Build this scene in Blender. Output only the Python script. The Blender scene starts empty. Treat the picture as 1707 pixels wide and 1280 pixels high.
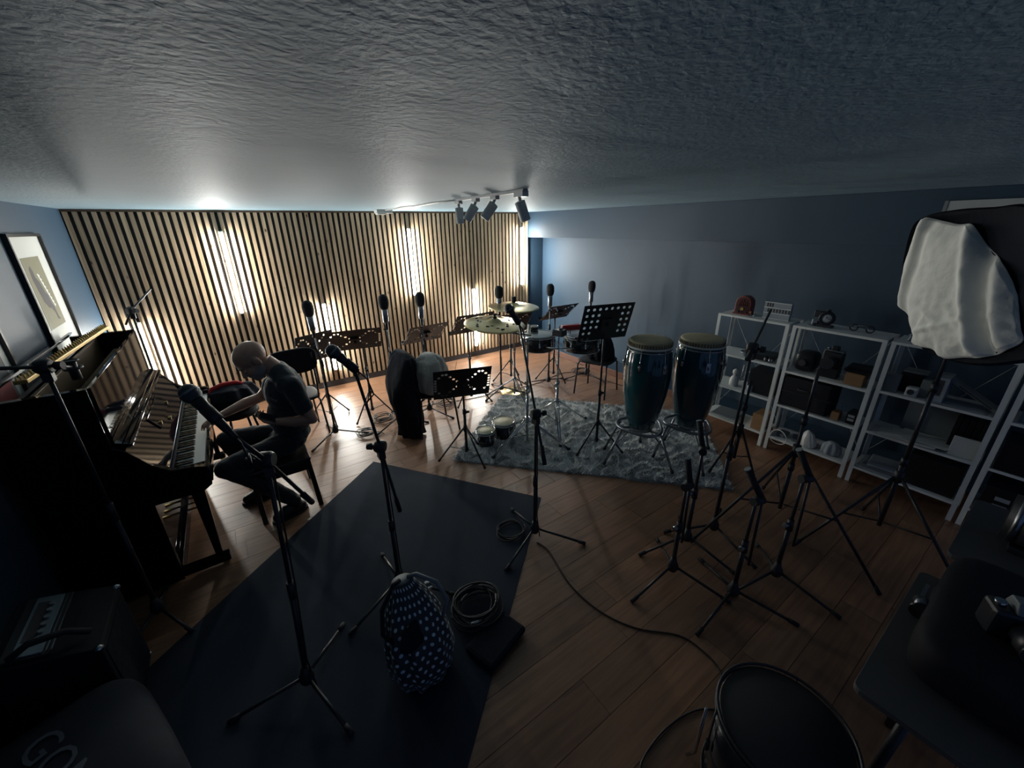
import bpy, math, random
from math import sin, cos, pi, radians as R, sqrt
from mathutils import Vector as V, Matrix, noise
C = bpy.context.scene.collection
random.seed(7)

# ------------------------------------------------------------ camera
cam_d = bpy.data.cameras.new('camera'); cam = bpy.data.objects.new('camera', cam_d); C.objects.link(cam)
cam_d.sensor_fit = 'HORIZONTAL'; cam_d.sensor_width = 36.0; cam_d.lens = 665.248 / 1707 * 36.0
cam_d.clip_start = .02
_yaw, _pit, _rol = R(34.63193), R(21.65269), R(-0.85445)
F_ = V((sin(_yaw)*cos(_pit), cos(_yaw)*cos(_pit), -sin(_pit)))
r_ = V((cos(_yaw), -sin(_yaw), 0)); u_ = r_.cross(F_)
r2 = cos(_rol)*r_ + sin(_rol)*u_; u2 = -sin(_rol)*r_ + cos(_rol)*u_
cam.matrix_world = Matrix(((r2.x, u2.x, -F_.x, 0), (r2.y, u2.y, -F_.y, 0), (r2.z, u2.z, -F_.z, 2.15), (0, 0, 0, 1)))
bpy.context.scene.camera = cam

# ------------------------------------------------------------ world, exposure
w = bpy.data.worlds.new('night'); bpy.context.scene.world = w; w.use_nodes = True
bg = w.node_tree.nodes['Background']; bg.inputs[0].default_value = (.20, .34, .70, 1); bg.inputs[1].default_value = .17
vs = bpy.context.scene.view_settings
vs.view_transform = 'Standard'; vs.look = 'None'; vs.gamma = 1; vs.use_curve_mapping = False; vs.exposure = 0.0
LED_STRENGTH = 235.0
LED_COLOR = (.98, .985, .93)

# ------------------------------------------------------------ mesh helpers
def orient(p, q, roll=0):
    p = V(p); q = V(q); d = (q-p)
    m = d.to_track_quat('Z', 'Y').to_matrix().to_4x4() @ Matrix.Rotation(roll, 4, 'Z')
    m.translation = p
    return m
def T(x, y, z): return Matrix.Translation((x, y, z))
def RZ(a): return Matrix.Rotation(a, 4, 'Z')
def RX(a): return Matrix.Rotation(a, 4, 'X')
def RY(a): return Matrix.Rotation(a, 4, 'Y')

class B:
    def __init__(s, M=None): s.v = []; s.f = []; s.s = []; s.M = M
    def add(s, vs, fs, smooth=False, M=None):
        n = len(s.v)
        for p in vs:
            p = V(p)
            if M is not None: p = M @ p
            if s.M is not None: p = s.M @ p
            s.v.append(tuple(p))
        s.f += [tuple(i+n for i in f) for f in fs]; s.s += [smooth]*len(fs)
        return s
    def box(s, x0, x1, y0, y1, z0, z1, M=None):
        vs = [(x, y, z) for z in (z0, z1) for y in (y0, y1) for x in (x0, x1)]
        return s.add(vs, [(0,2,3,1),(4,5,7,6),(0,1,5,4),(2,6,7,3),(0,4,6,2),(1,3,7,5)], False, M)
    def cbox(s, c, d, M=None):
        return s.box(c[0]-d[0]/2, c[0]+d[0]/2, c[1]-d[1]/2, c[1]+d[1]/2, c[2]-d[2]/2, c[2]+d[2]/2, M)
    def bar(s, p, q, a, b, roll=0):
        L = (V(q)-V(p)).length
        return s.box(-a/2, a/2, -b/2, b/2, 0, L, orient(p, q, roll))
    def tube(s, pts, r, seg=8, M=None, cap=True, closed=False):
        pts = [V(p) for p in pts]; n = len(pts)
        rr = r if isinstance(r, (list, tuple)) else [r]*n
        vs = []; prev = None
        for i, p in enumerate(pts):
            if closed: d = pts[(i+1) % n]-pts[i-1]
            else: d = pts[min(i+1, n-1)]-pts[max(i-1, 0)]
            if d.length < 1e-9: d = V((0, 0, 1))
            d.normalize()
            if prev is None:
                a = d.orthogonal().normalized()
            else:
                a = (prev-d*prev.dot(d))
                a = a.normalized() if a.length > 1e-6 else d.orthogonal().normalized()
            prev = a; b = d.cross(a)
            for k in range(seg):
                t = 2*pi*k/seg; vs.append(p+(a*cos(t)+b*sin(t))*rr[i])
        fs = []
        for i in range(n if closed else n-1):
            j = (i+1) % n
            for k in range(seg):
                l = (k+1) % seg; fs.append((i*seg+k, i*seg+l, j*seg+l, j*seg+k))
        s.add(vs, fs, True, M)
        if cap and not closed:
            m = len(s.v)-len(vs); s.f += [tuple(m+k for k in reversed(range(seg))), tuple(m+(n-1)*seg+k for k in range(seg))]; s.s += [False, False]
        return s
    def cyl(s, p, q, r1, r2=None, seg=12): return s.tube([p, q], [r1, r1 if r2 is None else r2], seg)
    def lathe(s, prof, M=None, seg=24, cap=True):
        vs = [(r*cos(2*pi*k/seg), r*sin(2*pi*k/seg), z) for r, z in prof for k in range(seg)]
        fs = []
        for i in range(len(prof)-1):
            for k in range(seg):
                l = (k+1) % seg; fs.append((i*seg+k, i*seg+l, (i+1)*seg+l, (i+1)*seg+k))
        s.add(vs, fs, True, M)
        if cap:
            m = len(s.v)-len(vs)
            if prof[0][0] > 1e-5: s.f.append(tuple(m+k for k in reversed(range(seg)))); s.s.append(False)
            if prof[-1][0] > 1e-5: s.f.append(tuple(m+(len(prof)-1)*seg+k for k in range(seg))); s.s.append(False)
        return s
    def ell(s, c, r, M=None, nu=16, nv=10, pw=1.0):
        prof = []
        vs = []; 
        for j in range(nv+1):
            t = pi*j/nv; 
            for k in range(nu):
                a = 2*pi*k/nu
                def sg(x): return math.copysign(abs(x)**pw, x)
                vs.append((c[0]+r[0]*sg(cos(a))*sg(sin(t)), c[1]+r[1]*sg(sin(a))*sg(sin(t)), c[2]-r[2]*sg(cos(t))))
        fs = [(j*nu+k, j*nu+(k+1) % nu, (j+1)*nu+(k+1) % nu, (j+1)*nu+k) for j in range(nv) for k in range(nu)]
        return s.add(vs, fs, True, M)
    def torus(s, c, Rr, r, M=None, seg=28, s2=8, sy=1.0):
        m = T(*c) if M is None else M @ T(*c)
        return s.tube([(Rr*cos(2*pi*k/seg), Rr*sy*sin(2*pi*k/seg), 0) for k in range(seg)], r, s2, m, closed=True)
    def prism(s, poly, z0, z1, M=None, smooth=False):
        n = len(poly)
        vs = [(x, y, z0) for x, y in poly]+[(x, y, z1) for x, y in poly]
        return s.add(vs, [tuple(reversed(range(n))), tuple(range(n, 2*n))]+[(i, (i+1) % n, n+(i+1) % n, n+i) for i in range(n)], smooth, M)
    def grid(s, fn, nu, nv, M=None, closeu=False):
        vs = [fn(i/(nu if closeu else nu-1), j/(nv-1)) for j in range(nv) for i in range(nu)]
        fs = [(j*nu+i, j*nu+(i+1) % nu, (j+1)*nu+(i+1) % nu, (j+1)*nu+i) for j in range(nv-1) for i in range(nu if closeu else nu-1)]
        return s.add(vs, fs, True, M)

def tag(o, label=None, cat=None, group=None, kind=None):
    if label: o['label'] = label
    if cat: o['category'] = cat
    if group: o['group'] = group
    if kind: o['kind'] = kind
    return o
def mesh(name, b):
    me = bpy.data.meshes.new(name); me.from_pydata(b.v, [], b.f); me.update()
    me.polygons.foreach_set('use_smooth', b.s)
    return me
def obj(name, b, mat, parent=None, off=None, bevel=0, solid=0, sub=0, **k):
    if off is not None:
        o_ = V(off); b.v = [tuple(V(p)-o_) for p in b.v]
    me = mesh(name, b); me.materials.append(mat)
    o = bpy.data.objects.new(name, me); C.objects.link(o)
    if parent is not None: o.parent = parent
    elif off is not None: o.location = off
    if solid:
        m = o.modifiers.new('s', 'SOLIDIFY'); m.thickness = solid; m.offset = 0
    if bevel:
        m = o.modifiers.new('b', 'BEVEL'); m.width = bevel; m.segments = 2; m.limit_method = 'ANGLE'; m.angle_limit = R(40)
    if sub:
        m = o.modifiers.new('u', 'SUBSURF'); m.levels = sub; m.render_levels = sub
    return tag(o, **k)
def thing(name, loc, label, cat, group=None, rz=0):
    o = bpy.data.objects.new(name, None); o.empty_display_size = .05; C.objects.link(o)
    o.location = loc; o.rotation_euler = (0, 0, rz)
    return tag(o, label, cat, group)
def copy_tree(o, parent=None):
    c = o.copy(); C.objects.link(c)
    if parent is not None: c.parent = parent
    for ch in list(o.children): copy_tree(ch, c)
    return c

# ------------------------------------------------------------ materials
def mat(name, col, rough=.5, metal=0, spec=.5, var=0, scale=20, bump=0, bscale=60, bdist=.002, coat=0, sheen=0, col2=None, stretch=(1,1,1), alpha=None):
    m = bpy.data.materials.new(name); m.use_nodes = True; nt = m.node_tree; p = nt.nodes['Principled BSDF']
    p.inputs['Base Color'].default_value = (*col, 1); p.inputs['Roughness'].default_value = rough
    p.inputs['Metallic'].default_value = metal; p.inputs['Specular IOR Level'].default_value = spec
    p.inputs['Coat Weight'].default_value = coat; p.inputs['Coat Roughness'].default_value = .05
    p.inputs['Sheen Weight'].default_value = sheen
    tc = nt.nodes.new('ShaderNodeTexCoord'); mp = nt.nodes.new('ShaderNodeMapping'); mp.inputs['Scale'].default_value = stretch
    nt.links.new(tc.outputs['Object'], mp.inputs[0])
    n = nt.nodes.new('ShaderNodeTexNoise'); n.inputs['Scale'].default_value = scale; n.inputs['Detail'].default_value = 5
    nt.links.new(mp.outputs[0], n.inputs[0])
    cr = nt.nodes.new('ShaderNodeMix'); cr.data_type = 'RGBA'
    c2 = col2 or tuple(c*(1-var) for c in col)
    if not var and not col2: c2 = tuple(c*.9 for c in col)
    cr.inputs[6].default_value = (*col, 1); cr.inputs[7].default_value = (*c2, 1)
    nt.links.new(n.outputs[0], cr.inputs[0]); nt.links.new(cr.outputs[2], p.inputs['Base Color'])
    if bump:
        n2 = nt.nodes.new('ShaderNodeTexNoise'); n2.inputs['Scale'].default_value = bscale; n2.inputs['Detail'].default_value = 4
        nt.links.new(mp.outputs[0], n2.inputs[0])
        bp = nt.nodes.new('ShaderNodeBump'); bp.inputs['Strength'].default_value = bump; bp.inputs['Distance'].default_value = bdist
        nt.links.new(n2.outputs[0], bp.inputs['Height']); nt.links.new(bp.outputs[0], p.inputs['Normal'])
    return m
def emit(name, col, st):
    m = bpy.data.materials.new(name); m.use_nodes = True; nt = m.node_tree; nt.nodes.clear()
    e = nt.nodes.new('ShaderNodeEmission'); e.inputs[0].default_value = (*col, 1); e.inputs[1].default_value = st
    o = nt.nodes.new('ShaderNodeOutputMaterial'); nt.links.new(e.outputs[0], o.inputs[0]); return m

M_wall = mat('slate_blue_paint', (.030, .060, .096), .55, spec=.32, var=.12, scale=3, bump=.25, bscale=90, bdist=.003)
M_slatback = mat('black_felt_backing', (.028, .030, .036), .9, var=.3)
M_black = mat('black_metal', (.022, .024, .030), .38, spec=.5, var=.2)
M_blackp = mat('black_plastic', (.020, .022, .028), .45, var=.2)
M_rubber = mat('rubber', (.018, .02, .024), .8)
M_chrome = mat('chrome', (.62, .63, .65), .14, metal=1, var=.1)
M_dchrome = mat('dull_chrome', (.32, .33, .36), .3, metal=1, var=.2)
M_foam = mat('black_foam', (.022, .023, .027), .95, bump=.8, bscale=400, bdist=.002)
M_grille = mat('grille', (.10, .11, .12), .45, metal=.8, bump=1, bscale=500, bdist=.002)
M_lacquer = mat('black_lacquer', (.005, .006, .009), .045, spec=.09, var=.1)
M_satin = mat('black_satin', (.010, .011, .015), .35, spec=.5)
M_ivory = mat('ivory', (.72, .72, .68), .25, var=.03)
M_ebony = mat('ebony', (.008, .008, .010), .18, coat=.6)
M_brass = mat('brass', (.62, .44, .16), .3, metal=1, var=.3)
M_gold = mat('gold_painted_iron', (.62, .43, .17), .42, metal=.7, var=.45, scale=30)
M_felt = mat('hammer_felt', (.30, .22, .15), .9, var=.4)
M_whitemetal = mat('white_powder_coat', (.80, .82, .80), .45, var=.08)
M_skin = mat('skin', (.50, .29, .21), .48, var=.18, scale=14, bump=.15, bscale=160, bdist=.001)
M_tshirt = mat('dark_cotton', (.018, .024, .034), .85, var=.25, scale=30, bump=.5, bscale=14, bdist=.01, sheen=.3)
M_trouser = mat('dark_denim', (.016, .018, .026), .85, var=.3, scale=60, bump=.5, bscale=16, bdist=.008, sheen=.2)
M_shoe = mat('shoe_leather', (.016, .016, .02), .5, var=.2)
M_beard = mat('grey_beard', (.42, .37, .34), .95, var=.5, scale=120, bump=1, bscale=300, bdist=.004)
M_greycloth = mat('grey_wool', (.48, .46, .42), .95, var=.35, scale=18, bump=.8, bscale=30, bdist=.01, sheen=.3)
M_coat = mat('black_cloth', (.014, .017, .026), .9, var=.3, scale=14, bump=.6, bscale=18, bdist=.01, spec=.2)
M_red = mat('red_plastic', (.60, .02, .02), .35, coat=.3)
M_redcloth = mat('red_fabric', (.45, .02, .03), .9, bump=1, bscale=120, bdist=.004)
M_cymbal = mat('bronze', (.66, .52, .28), .28, metal=1, var=.25, scale=12)
M_hide = mat('drum_hide', (.50, .43, .27), .7, var=.35, scale=11, bump=.4, bscale=80)
M_hidepale = mat('pale_hide', (.66, .60, .42), .6, var=.18, scale=16)
M_hidedark = mat('hide_edge', (.22, .17, .11), .8, var=.4, scale=40, bump=.6, bscale=90)
M_teal = mat('teal_lacquer', (.004, .075, .095), .13, coat=1, var=.5, scale=5, stretch=(1, 1, .3))
M_drumshell = mat('black_shell', (.012, .013, .018), .2, coat=.6)
M_head = mat('drum_head', (.60, .61, .60), .3, var=.05)
M_paper = mat('paper', (.62, .63, .60), .8, var=.06)
M_card = mat('brown_card', (.36, .20, .09), .7, var=.3, scale=8, stretch=(1, 1, 6))
M_grey = mat('grey_plastic', (.20, .22, .23), .5, var=.1)
M_track = mat('grey_enamel', (.60, .62, .63), .4, var=.06)
M_softcloth = mat('diffuser_cloth', (.80, .81, .76), .8, var=.08, scale=9, bump=.5, bscale=24, bdist=.01)
M_board = mat('pale_board', (.07, .07, .072), .55, var=.1, scale=4, stretch=(8, 1, 1))
M_mahog = mat('mahogany', (.22, .03, .02), .3, coat=.5, var=.5, scale=20)
M_cable = mat('cable_rubber', (.015, .016, .02), .5)
M_trim = mat('reddish_skirting', (.17, .075, .05), .4, var=.3, scale=6, stretch=(1, .3, 8))
M_skirt = mat('grey_skirting', (.07, .075, .085), .6, var=.3, scale=5)
M_teeth = mat('print_white', (.75, .75, .72), .6)
M_olive = mat('print_olive', (.20, .19, .11), .7, var=.25, scale=30)
M_figure = mat('print_dark', (.045, .04, .045), .7)
M_darkpad = mat('padded_vinyl', (.010, .011, .016), .7, spec=.25, bump=.3, bscale=30)
M_glass = mat('dark_glass', (.01, .012, .016), .05, coat=1)
M_clear = mat('translucent_plastic', (.34, .38, .42), .3, var=.1)
M_screen = emit('phone_screen', (.6, .55, .5), .25)
M_amp = mat('silver_panel', (.22, .28, .32), .35, metal=.5, var=.15)

def mat_slat():
    m = bpy.data.materials.new('pine_slat'); m.use_nodes = True; nt = m.node_tree; p = nt.nodes['Principled BSDF']
    p.inputs['Roughness'].default_value = .6
    tc = nt.nodes.new('ShaderNodeTexCoord'); oi = nt.nodes.new('ShaderNodeObjectInfo')
    ad = nt.nodes.new('ShaderNodeVectorMath'); ad.operation = 'ADD'
    cm = nt.nodes.new('ShaderNodeCombineXYZ'); ml = nt.nodes.new('ShaderNodeMath'); ml.operation = 'MULTIPLY'; ml.inputs[1].default_value = 50
    nt.links.new(oi.outputs['Random'], ml.inputs[0]); nt.links.new(ml.outputs[0], cm.inputs[0]); nt.links.new(ml.outputs[0], cm.inputs[2])
    nt.links.new(tc.outputs['Object'], ad.inputs[0]); nt.links.new(cm.outputs[0], ad.inputs[1])
    mp = nt.nodes.new('ShaderNodeMapping'); mp.inputs['Scale'].default_value = (40, 40, 1.2); nt.links.new(ad.outputs[0], mp.inputs[0])
    n = nt.nodes.new('ShaderNodeTexNoise'); n.inputs['Scale'].default_value = 1.6; n.inputs['Detail'].default_value = 6; nt.links.new(mp.outputs[0], n.inputs[0])
    r = nt.nodes.new('ShaderNodeValToRGB'); r.color_ramp.elements[0].position = .3; r.color_ramp.elements[0].color = (.40, .27, .155, 1)
    r.color_ramp.elements[1].position = .7; r.color_ramp.elements[1].color = (.64, .48, .32, 1); nt.links.new(n.outputs[0], r.inputs[0])
    # knots
    mk = nt.nodes.new('ShaderNodeMapping'); mk.inputs['Scale'].default_value = (9, 9, 5.0); nt.links.new(ad.outputs[0], mk.inputs[0])
    vo = nt.nodes.new('ShaderNodeTexVoronoi'); vo.inputs['Scale'].default_value = 1.0; nt.links.new(mk.outputs[0], vo.inputs[0])
    kr = nt.nodes.new('ShaderNodeValToRGB'); kr.color_ramp.elements[0].position = .05; kr.color_ramp.elements[0].color = (1, 1, 1, 1)
    kr.color_ramp.elements[1].position = .13; kr.color_ramp.elements[1].color = (0, 0, 0, 1); nt.links.new(vo.outputs['Distance'], kr.inputs[0])
    mx = nt.nodes.new('ShaderNodeMix'); mx.data_type = 'RGBA'; nt.links.new(kr.outputs[0], mx.inputs[0]); nt.links.new(r.outputs[0], mx.inputs[6]); mx.inputs[7].default_value = (.11, .055, .03, 1)
    hv = nt.nodes.new('ShaderNodeHueSaturation'); mr = nt.nodes.new('ShaderNodeMapRange'); mr.inputs[3].default_value = .82; mr.inputs[4].default_value = 1.12
    nt.links.new(oi.outputs['Random'], mr.inputs[0]); nt.links.new(mr.outputs[0], hv.inputs['Value']); nt.links.new(mx.outputs[2], hv.inputs['Color'])
    nt.links.new(hv.outputs[0], p.inputs['Base Color']); return m
M_slat = mat_slat()

def mat_plank():
    m = bpy.data.materials.new('oak_laminate'); m.use_nodes = True; nt = m.node_tree; p = nt.nodes['Principled BSDF']
    p.inputs['Roughness'].default_value = .40; p.inputs['Specular IOR Level'].default_value = .8
    tc = nt.nodes.new('ShaderNodeTexCoord'); oi = nt.nodes.new('ShaderNodeObjectInfo')
    ml = nt.nodes.new('ShaderNodeMath'); ml.operation = 'MULTIPLY'; ml.inputs[1].default_value = 90; nt.links.new(oi.outputs['Random'], ml.inputs[0])
    cm = nt.nodes.new('ShaderNodeCombineXYZ'); nt.links.new(ml.outputs[0], cm.inputs[0]); nt.links.new(ml.outputs[0], cm.inputs[1])
    ad = nt.nodes.new('ShaderNodeVectorMath'); nt.links.new(tc.outputs['Object'], ad.inputs[0]); nt.links.new(cm.outputs[0], ad.inputs[1])
    mp = nt.nodes.new('ShaderNodeMapping'); mp.inputs['Scale'].default_value = (1.5, 22, 22); nt.links.new(ad.outputs[0], mp.inputs[0])
    n = nt.nodes.new('ShaderNodeTexNoise'); n.inputs['Scale'].default_value = 1.5; n.inputs['Detail'].default_value = 7; n.inputs['Distortion'].default_value = .6; nt.links.new(mp.outputs[0], n.inputs[0])
    r = nt.nodes.new('ShaderNodeValToRGB'); r.color_ramp.elements[0].position = .3; r.color_ramp.elements[0].color = (.19, .090, .048, 1)
    r.color_ramp.elements[1].position = .72; r.color_ramp.elements[1].color = (.34, .175, .095, 1); nt.links.new(n.outputs[0], r.inputs[0])
    hv = nt.nodes.new('ShaderNodeHueSaturation'); mr = nt.nodes.new('ShaderNodeMapRange'); mr.inputs[3].default_value = .78; mr.inputs[4].default_value = 1.15
    nt.links.new(oi.outputs['Random'], mr.inputs[0]); nt.links.new(mr.outputs[0], hv.inputs['Value']); nt.links.new(r.outputs[0], hv.inputs['Color'])
    nt.links.new(hv.outputs[0], p.inputs['Base Color'])
    bp = nt.nodes.new('ShaderNodeBump'); bp.inputs['Strength'].default_value = .12; bp.inputs['Distance'].default_value = .002
    nt.links.new(n.outputs[0], bp.inputs['Height']); nt.links.new(bp.outputs[0], p.inputs['Normal']); return m
M_plank = mat_plank()

def mat_ceiling():
    m = bpy.data.materials.new('trowelled_plaster'); m.use_nodes = True; nt = m.node_tree; p = nt.nodes['Principled BSDF']
    p.inputs['Roughness'].default_value = .60; p.inputs['Specular IOR Level'].default_value = .28; p.inputs['Base Color'].default_value = (.205, .30, .36, 1)
    tc = nt.nodes.new('ShaderNodeTexCoord')
    def nz(sc, det, dist, st, sv):
        mp = nt.nodes.new('ShaderNodeMapping'); mp.inputs['Scale'].default_value = sv; mp.inputs['Rotation'].default_value = (0, 0, -.5)
        nt.links.new(tc.outputs['Object'], mp.inputs[0])
        n = nt.nodes.new('ShaderNodeTexNoise'); n.inputs['Scale'].default_value = sc; n.inputs['Detail'].default_value = det; n.inputs['Distortion'].default_value = dist
        nt.links.new(mp.outputs[0], n.inputs[0]); return n
    a = nz(1.5, 3, .6, 0, (.7, 1.3, 1)); b = nz(7, 5, .7, 0, (.55, 1.2, 1)); c = nz(62, 4, .3, 0, (1, 1, 1))
    last = None
    for n, st, ds in ((a, .3, .045), (b, .30, .010), (c, .75, .0045)):
        bp = nt.nodes.new('ShaderNodeBump'); bp.inputs['Strength'].default_value = st; bp.inputs['Distance'].default_value = ds
        nt.links.new(n.outputs[0], bp.inputs['Height'])
        if last: nt.links.new(last.outputs[0], bp.inputs['Normal'])
        last = bp
    nt.links.new(last.outputs[0], p.inputs['Normal']); return m
M_ceil = mat_ceiling()

# ------------------------------------------------------------ setting
XL, XR, YB, ZC = -1.18, 4.50, 5.98, 2.36
def struct(name, b, m, parent=None, **k):
    o = obj(name, b, m, parent, **k)
    if parent is None: o['kind'] = 'structure'
    return o
floor = struct('floor', B().box(XL-.15, XR+.5, -1.2, YB+.15, -.06, -.006), M_slatback)
proto = {}
row = 0; y = YB-.195*36
rnd = random.Random(3)
while y < YB-.001:
    x = XL-rnd.random()*1.1
    while x < XR:
        x0, x1 = max(x, XL), min(x+1.22, XR); y1 = min(y+.195, YB)
        if x1-x0 > .04 and not (y1 < -1.1):
            k = (round(x1-x0, 3))
            if k not in proto:
                me = mesh('plank', B().prism([(0, .0012), (.0012, 0), (k-.0024, 0), (k-.0012, .0012), (k-.0012, .1913), (k-.0024, .1925), (.0012, .1925), (0, .1913)], -.006, 0)); me.materials.append(M_plank); proto[k] = me
            o = bpy.data.objects.new('plank', proto[k]); C.objects.link(o); o.parent = floor; o.location = (x0+.0008, y, rnd.uniform(-.0004, 0))
        x += 1.2205
    y += .195
struct('ceiling', B().box(XL-.15, XR+.5, -1.2, YB+.15, ZC, ZC+.06), M_ceil)
wb = struct('wall_back', B().box(XL-.15, XR+.5, YB, YB+.12, -.02, ZC+.02), M_wall)
obj('felt_backing', B().box(XL, XR+.005, YB-.006, YB-.0005, .085, ZC-.002), M_slatback, wb)
obj('top_rail', B().box(XL, XR+.005, YB-.032, YB-.006, ZC-.024, ZC-.001), M_mahog if False else mat('brown_rail', (.10, .065, .04), .6), wb)
struct('baseboard_back', B().box(XL, XR, YB-.022, YB-.0005, 0.001, .088), M_skirt, bevel=.004)
sl = mesh('slat', B().box(0, .038, -.026, 0, 0, ZC-.024-.092)); sl.materials.append(M_slat)
SP = .0694; nsl = int((XR-XL)/SP)
for i in range(nsl+1):
    xx = XL+.012+i*SP
    if xx+.038 > XR+.004: break
    o = bpy.data.objects.new('slat', sl); C.objects.link(o); o.parent = wb; o.location = (xx, YB-.006, .091)
struct('wall_left', B().box(XL-.12, XL, -.9, YB, -.02, ZC+.02), M_wall)
# right wall: shallow recess under a dropped beam, low plinth at the foot
struct('wall_right', B().box(XR+.36, XR+.48, -1.2, YB, -.02, ZC+.02), M_wall)
struct('trim_1', B().box(XR, XR+.36, -1.2, YB, 1.955, ZC), M_wall, bevel=.004)
struct('trim_2', B().box(XR+.004, XR+.36, -1.2, YB, -.01, .10), M_wall)
struct('baseboard_right', B().box(XR-.008, XR+.004, -1.2, YB-.025, 0.001, .095), M_trim, bevel=.003)

# ------------------------------------------------------------ LED tubes
M_led = emit('led_glow', LED_COLOR, LED_STRENGTH)
def led(x, z0, z1, label):
    t = thing('led_tube', (x, YB-.032, z0), label, 'wall light', 'LED tubes on the slatted wall')
    L = z1-z0
    obj('diffuser', B().tube([(0, -.052, .02), (0, -.052, L-.02)], .0150, 14), M_led, t)
    obj('end_cap', B().tube([(0, -.052, .002), (0, -.052, .02)], .0165, 12), M_whitemetal, t)
    obj('end_cap', B().tube([(0, -.052, L-.02), (0, -.052, L-.002)], .0165, 12), M_whitemetal, t)
    obj('mounting_rail', B().box(-.011, .011, -.037, -.0005, .01, L-.01), M_whitemetal, t)
    obj('light_shield', B().box(-.021, .021, -.0375, -.035, .004, L-.004), M_whitemetal, t)  # added behind the tube to keep its light off the nearest slats
led(-.905, .25, 1.22, 'glowing LED tube low on the slats above the far end of the piano')
led(.063, 1.19, 2.14, 'glowing LED tube high on the slats above the bald pianist')
led(1.003, .25, 1.21, 'glowing LED tube low on the slats behind the leftmost foam-covered microphone')
led(2.307, 1.17, 2.14, 'glowing LED tube high on the slats at the middle of the wall')
led(3.332, .19, 1.19, 'glowing LED tube low on the slats behind the perforated cymbal')
led(4.33, 1.15, 2.13, 'glowing LED tube high on the slats next to the blue wall')

# ------------------------------------------------------------ rugs
def rug(name, label, corners, th, m, cat, pile=0):
    c = sum((V((x, y, 0)) for x, y in corners), V())/4
    b = B(); a, bb, cc, d = [V((x, y, 0)) for x, y in corners]
    if not pile:
        b.prism([(p.x, p.y) for p in (a, bb, cc, d)], .0005, th)
        return obj(name, b, m, off=(c.x, c.y, 0), bevel=.002, label=label, category=None, cat=cat) if False else tag(obj(name, b, m, off=(c.x, c.y, 0)), label, cat)
    n1, n2 = 150, 110; rr = random.Random(5)
    def fn(u, v):
        p = a.lerp(bb, u).lerp(d.lerp(cc, u), v)
        e = min(u, 1-u, v, 1-v)
        h = th*(.35 if e == 0 else 1)
        n = noise.noise(V((p.x*22, p.y*22, 0)))*.5+noise.noise(V((p.x*60, p.y*60, 3)))*.5
        j = 0 if e else 0.012
        return (p.x+rr.uniform(-j, j), p.y+rr.uniform(-j, j), max(.001, h*.62+(n*.016 if e > 0 else 0)) if e > 0 else .001)
    b.grid(fn, n1, n2)
    o = obj(name, b, m, off=(c.x, c.y, 0)); tag(o, label, cat)
    # pile tufts: thousands of short blades, one part
    f = B(); 
    vs = []; fs = []
    for i in range(52000):
        u, v = rr.random(), rr.random(); p = a.lerp(bb, u).lerp(d.lerp(cc, u), v)
        n = noise.noise(V((p.x*9, p.y*9, 7)))
        an = n*7+rr.uniform(-.7, .7); L = rr.uniform(.018, .034); wd = .0042; lean = rr.uniform(.4, 1.1)
        dx, dy = cos(an), sin(an); z0 = .012
        k = len(vs)
        vs += [(p.x-c.x-dy*wd, p.y-c.y+dx*wd, z0), (p.x-c.x+dy*wd, p.y-c.y-dx*wd, z0), (p.x-c.x+dx*L*lean, p.y-c.y+dy*L*lean, z0+L*(1.15-lean*.5))]
        fs.append((k, k+1, k+2))
    f.add(vs, fs); tag(obj('pile', f, M_pile, o), kind='stuff')
    return o
M_rugg = mat('shaggy_grey', (.50, .53, .53), .95, col2=(.03, .04, .05), scale=75)
M_pile = mat('rug_pile', (.86, .88, .87), .9, col2=(.34, .37, .39), scale=55)
M_rugb = mat('black_flat_rug', (.012, .022, .040), .95, var=.3, scale=7, bump=.3, bscale=250)
rug('shaggy_rug', 'grey shaggy rug lying under the drums and congas', [(1.43, 3.12), (3.17, 1.27), (4.30, 2.30), (2.73, 4.20)], .02, M_rugg, 'rug', 1)
rug('black_rug', 'flat black rug on the floor in front of the pianist', [(.79, 3.567), (1.775, 2.161), (-.05, .55), (-1.00, 2.1)], .006, M_rugb, 'rug')

# ------------------------------------------------------------ tripod pieces
def mic_base(t, r=.33, rot=0, hub=.10, angs=(0, 120, 240), leg_tip=M_rubber, lm=None, up=None):
    """flat tripod: hub at height hub, legs sloping to the floor"""
    lm = lm or M_black
    obj('hub', B().lathe([(.0, hub-.045), (.026, hub-.045), (.034, hub-.03), (.034, hub+.0), (.022, hub+.025), (.016, hub+.055), (0, hub+.055)], seg=14), M_blackp, t)
    for a in angs:
        a = R(a)+rot; d = V((cos(a), sin(a), 0))
        p = d*.028+V((0, 0, hub-.015)); q = d*r+V((0, 0, .012))
        lg = obj('leg', B().tube([p, q], .0085, 8), lm, t)
        obj('foot', B().tube([q-(q-p).normalized()*.045, q+(q-p).normalized()*.008], .0125, 8), leg_tip, lg)
def knob(t, p, d, r=.013, l=.03, m=None):
    d = V(d).normalized(); p = V(p)
    obj('knob', B().tube([p, p+d*l*.4, p+d*l*.4, p+d*l], [r*.4, r*.4, r, r*.9], 8), m or M_blackp, t)
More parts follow.
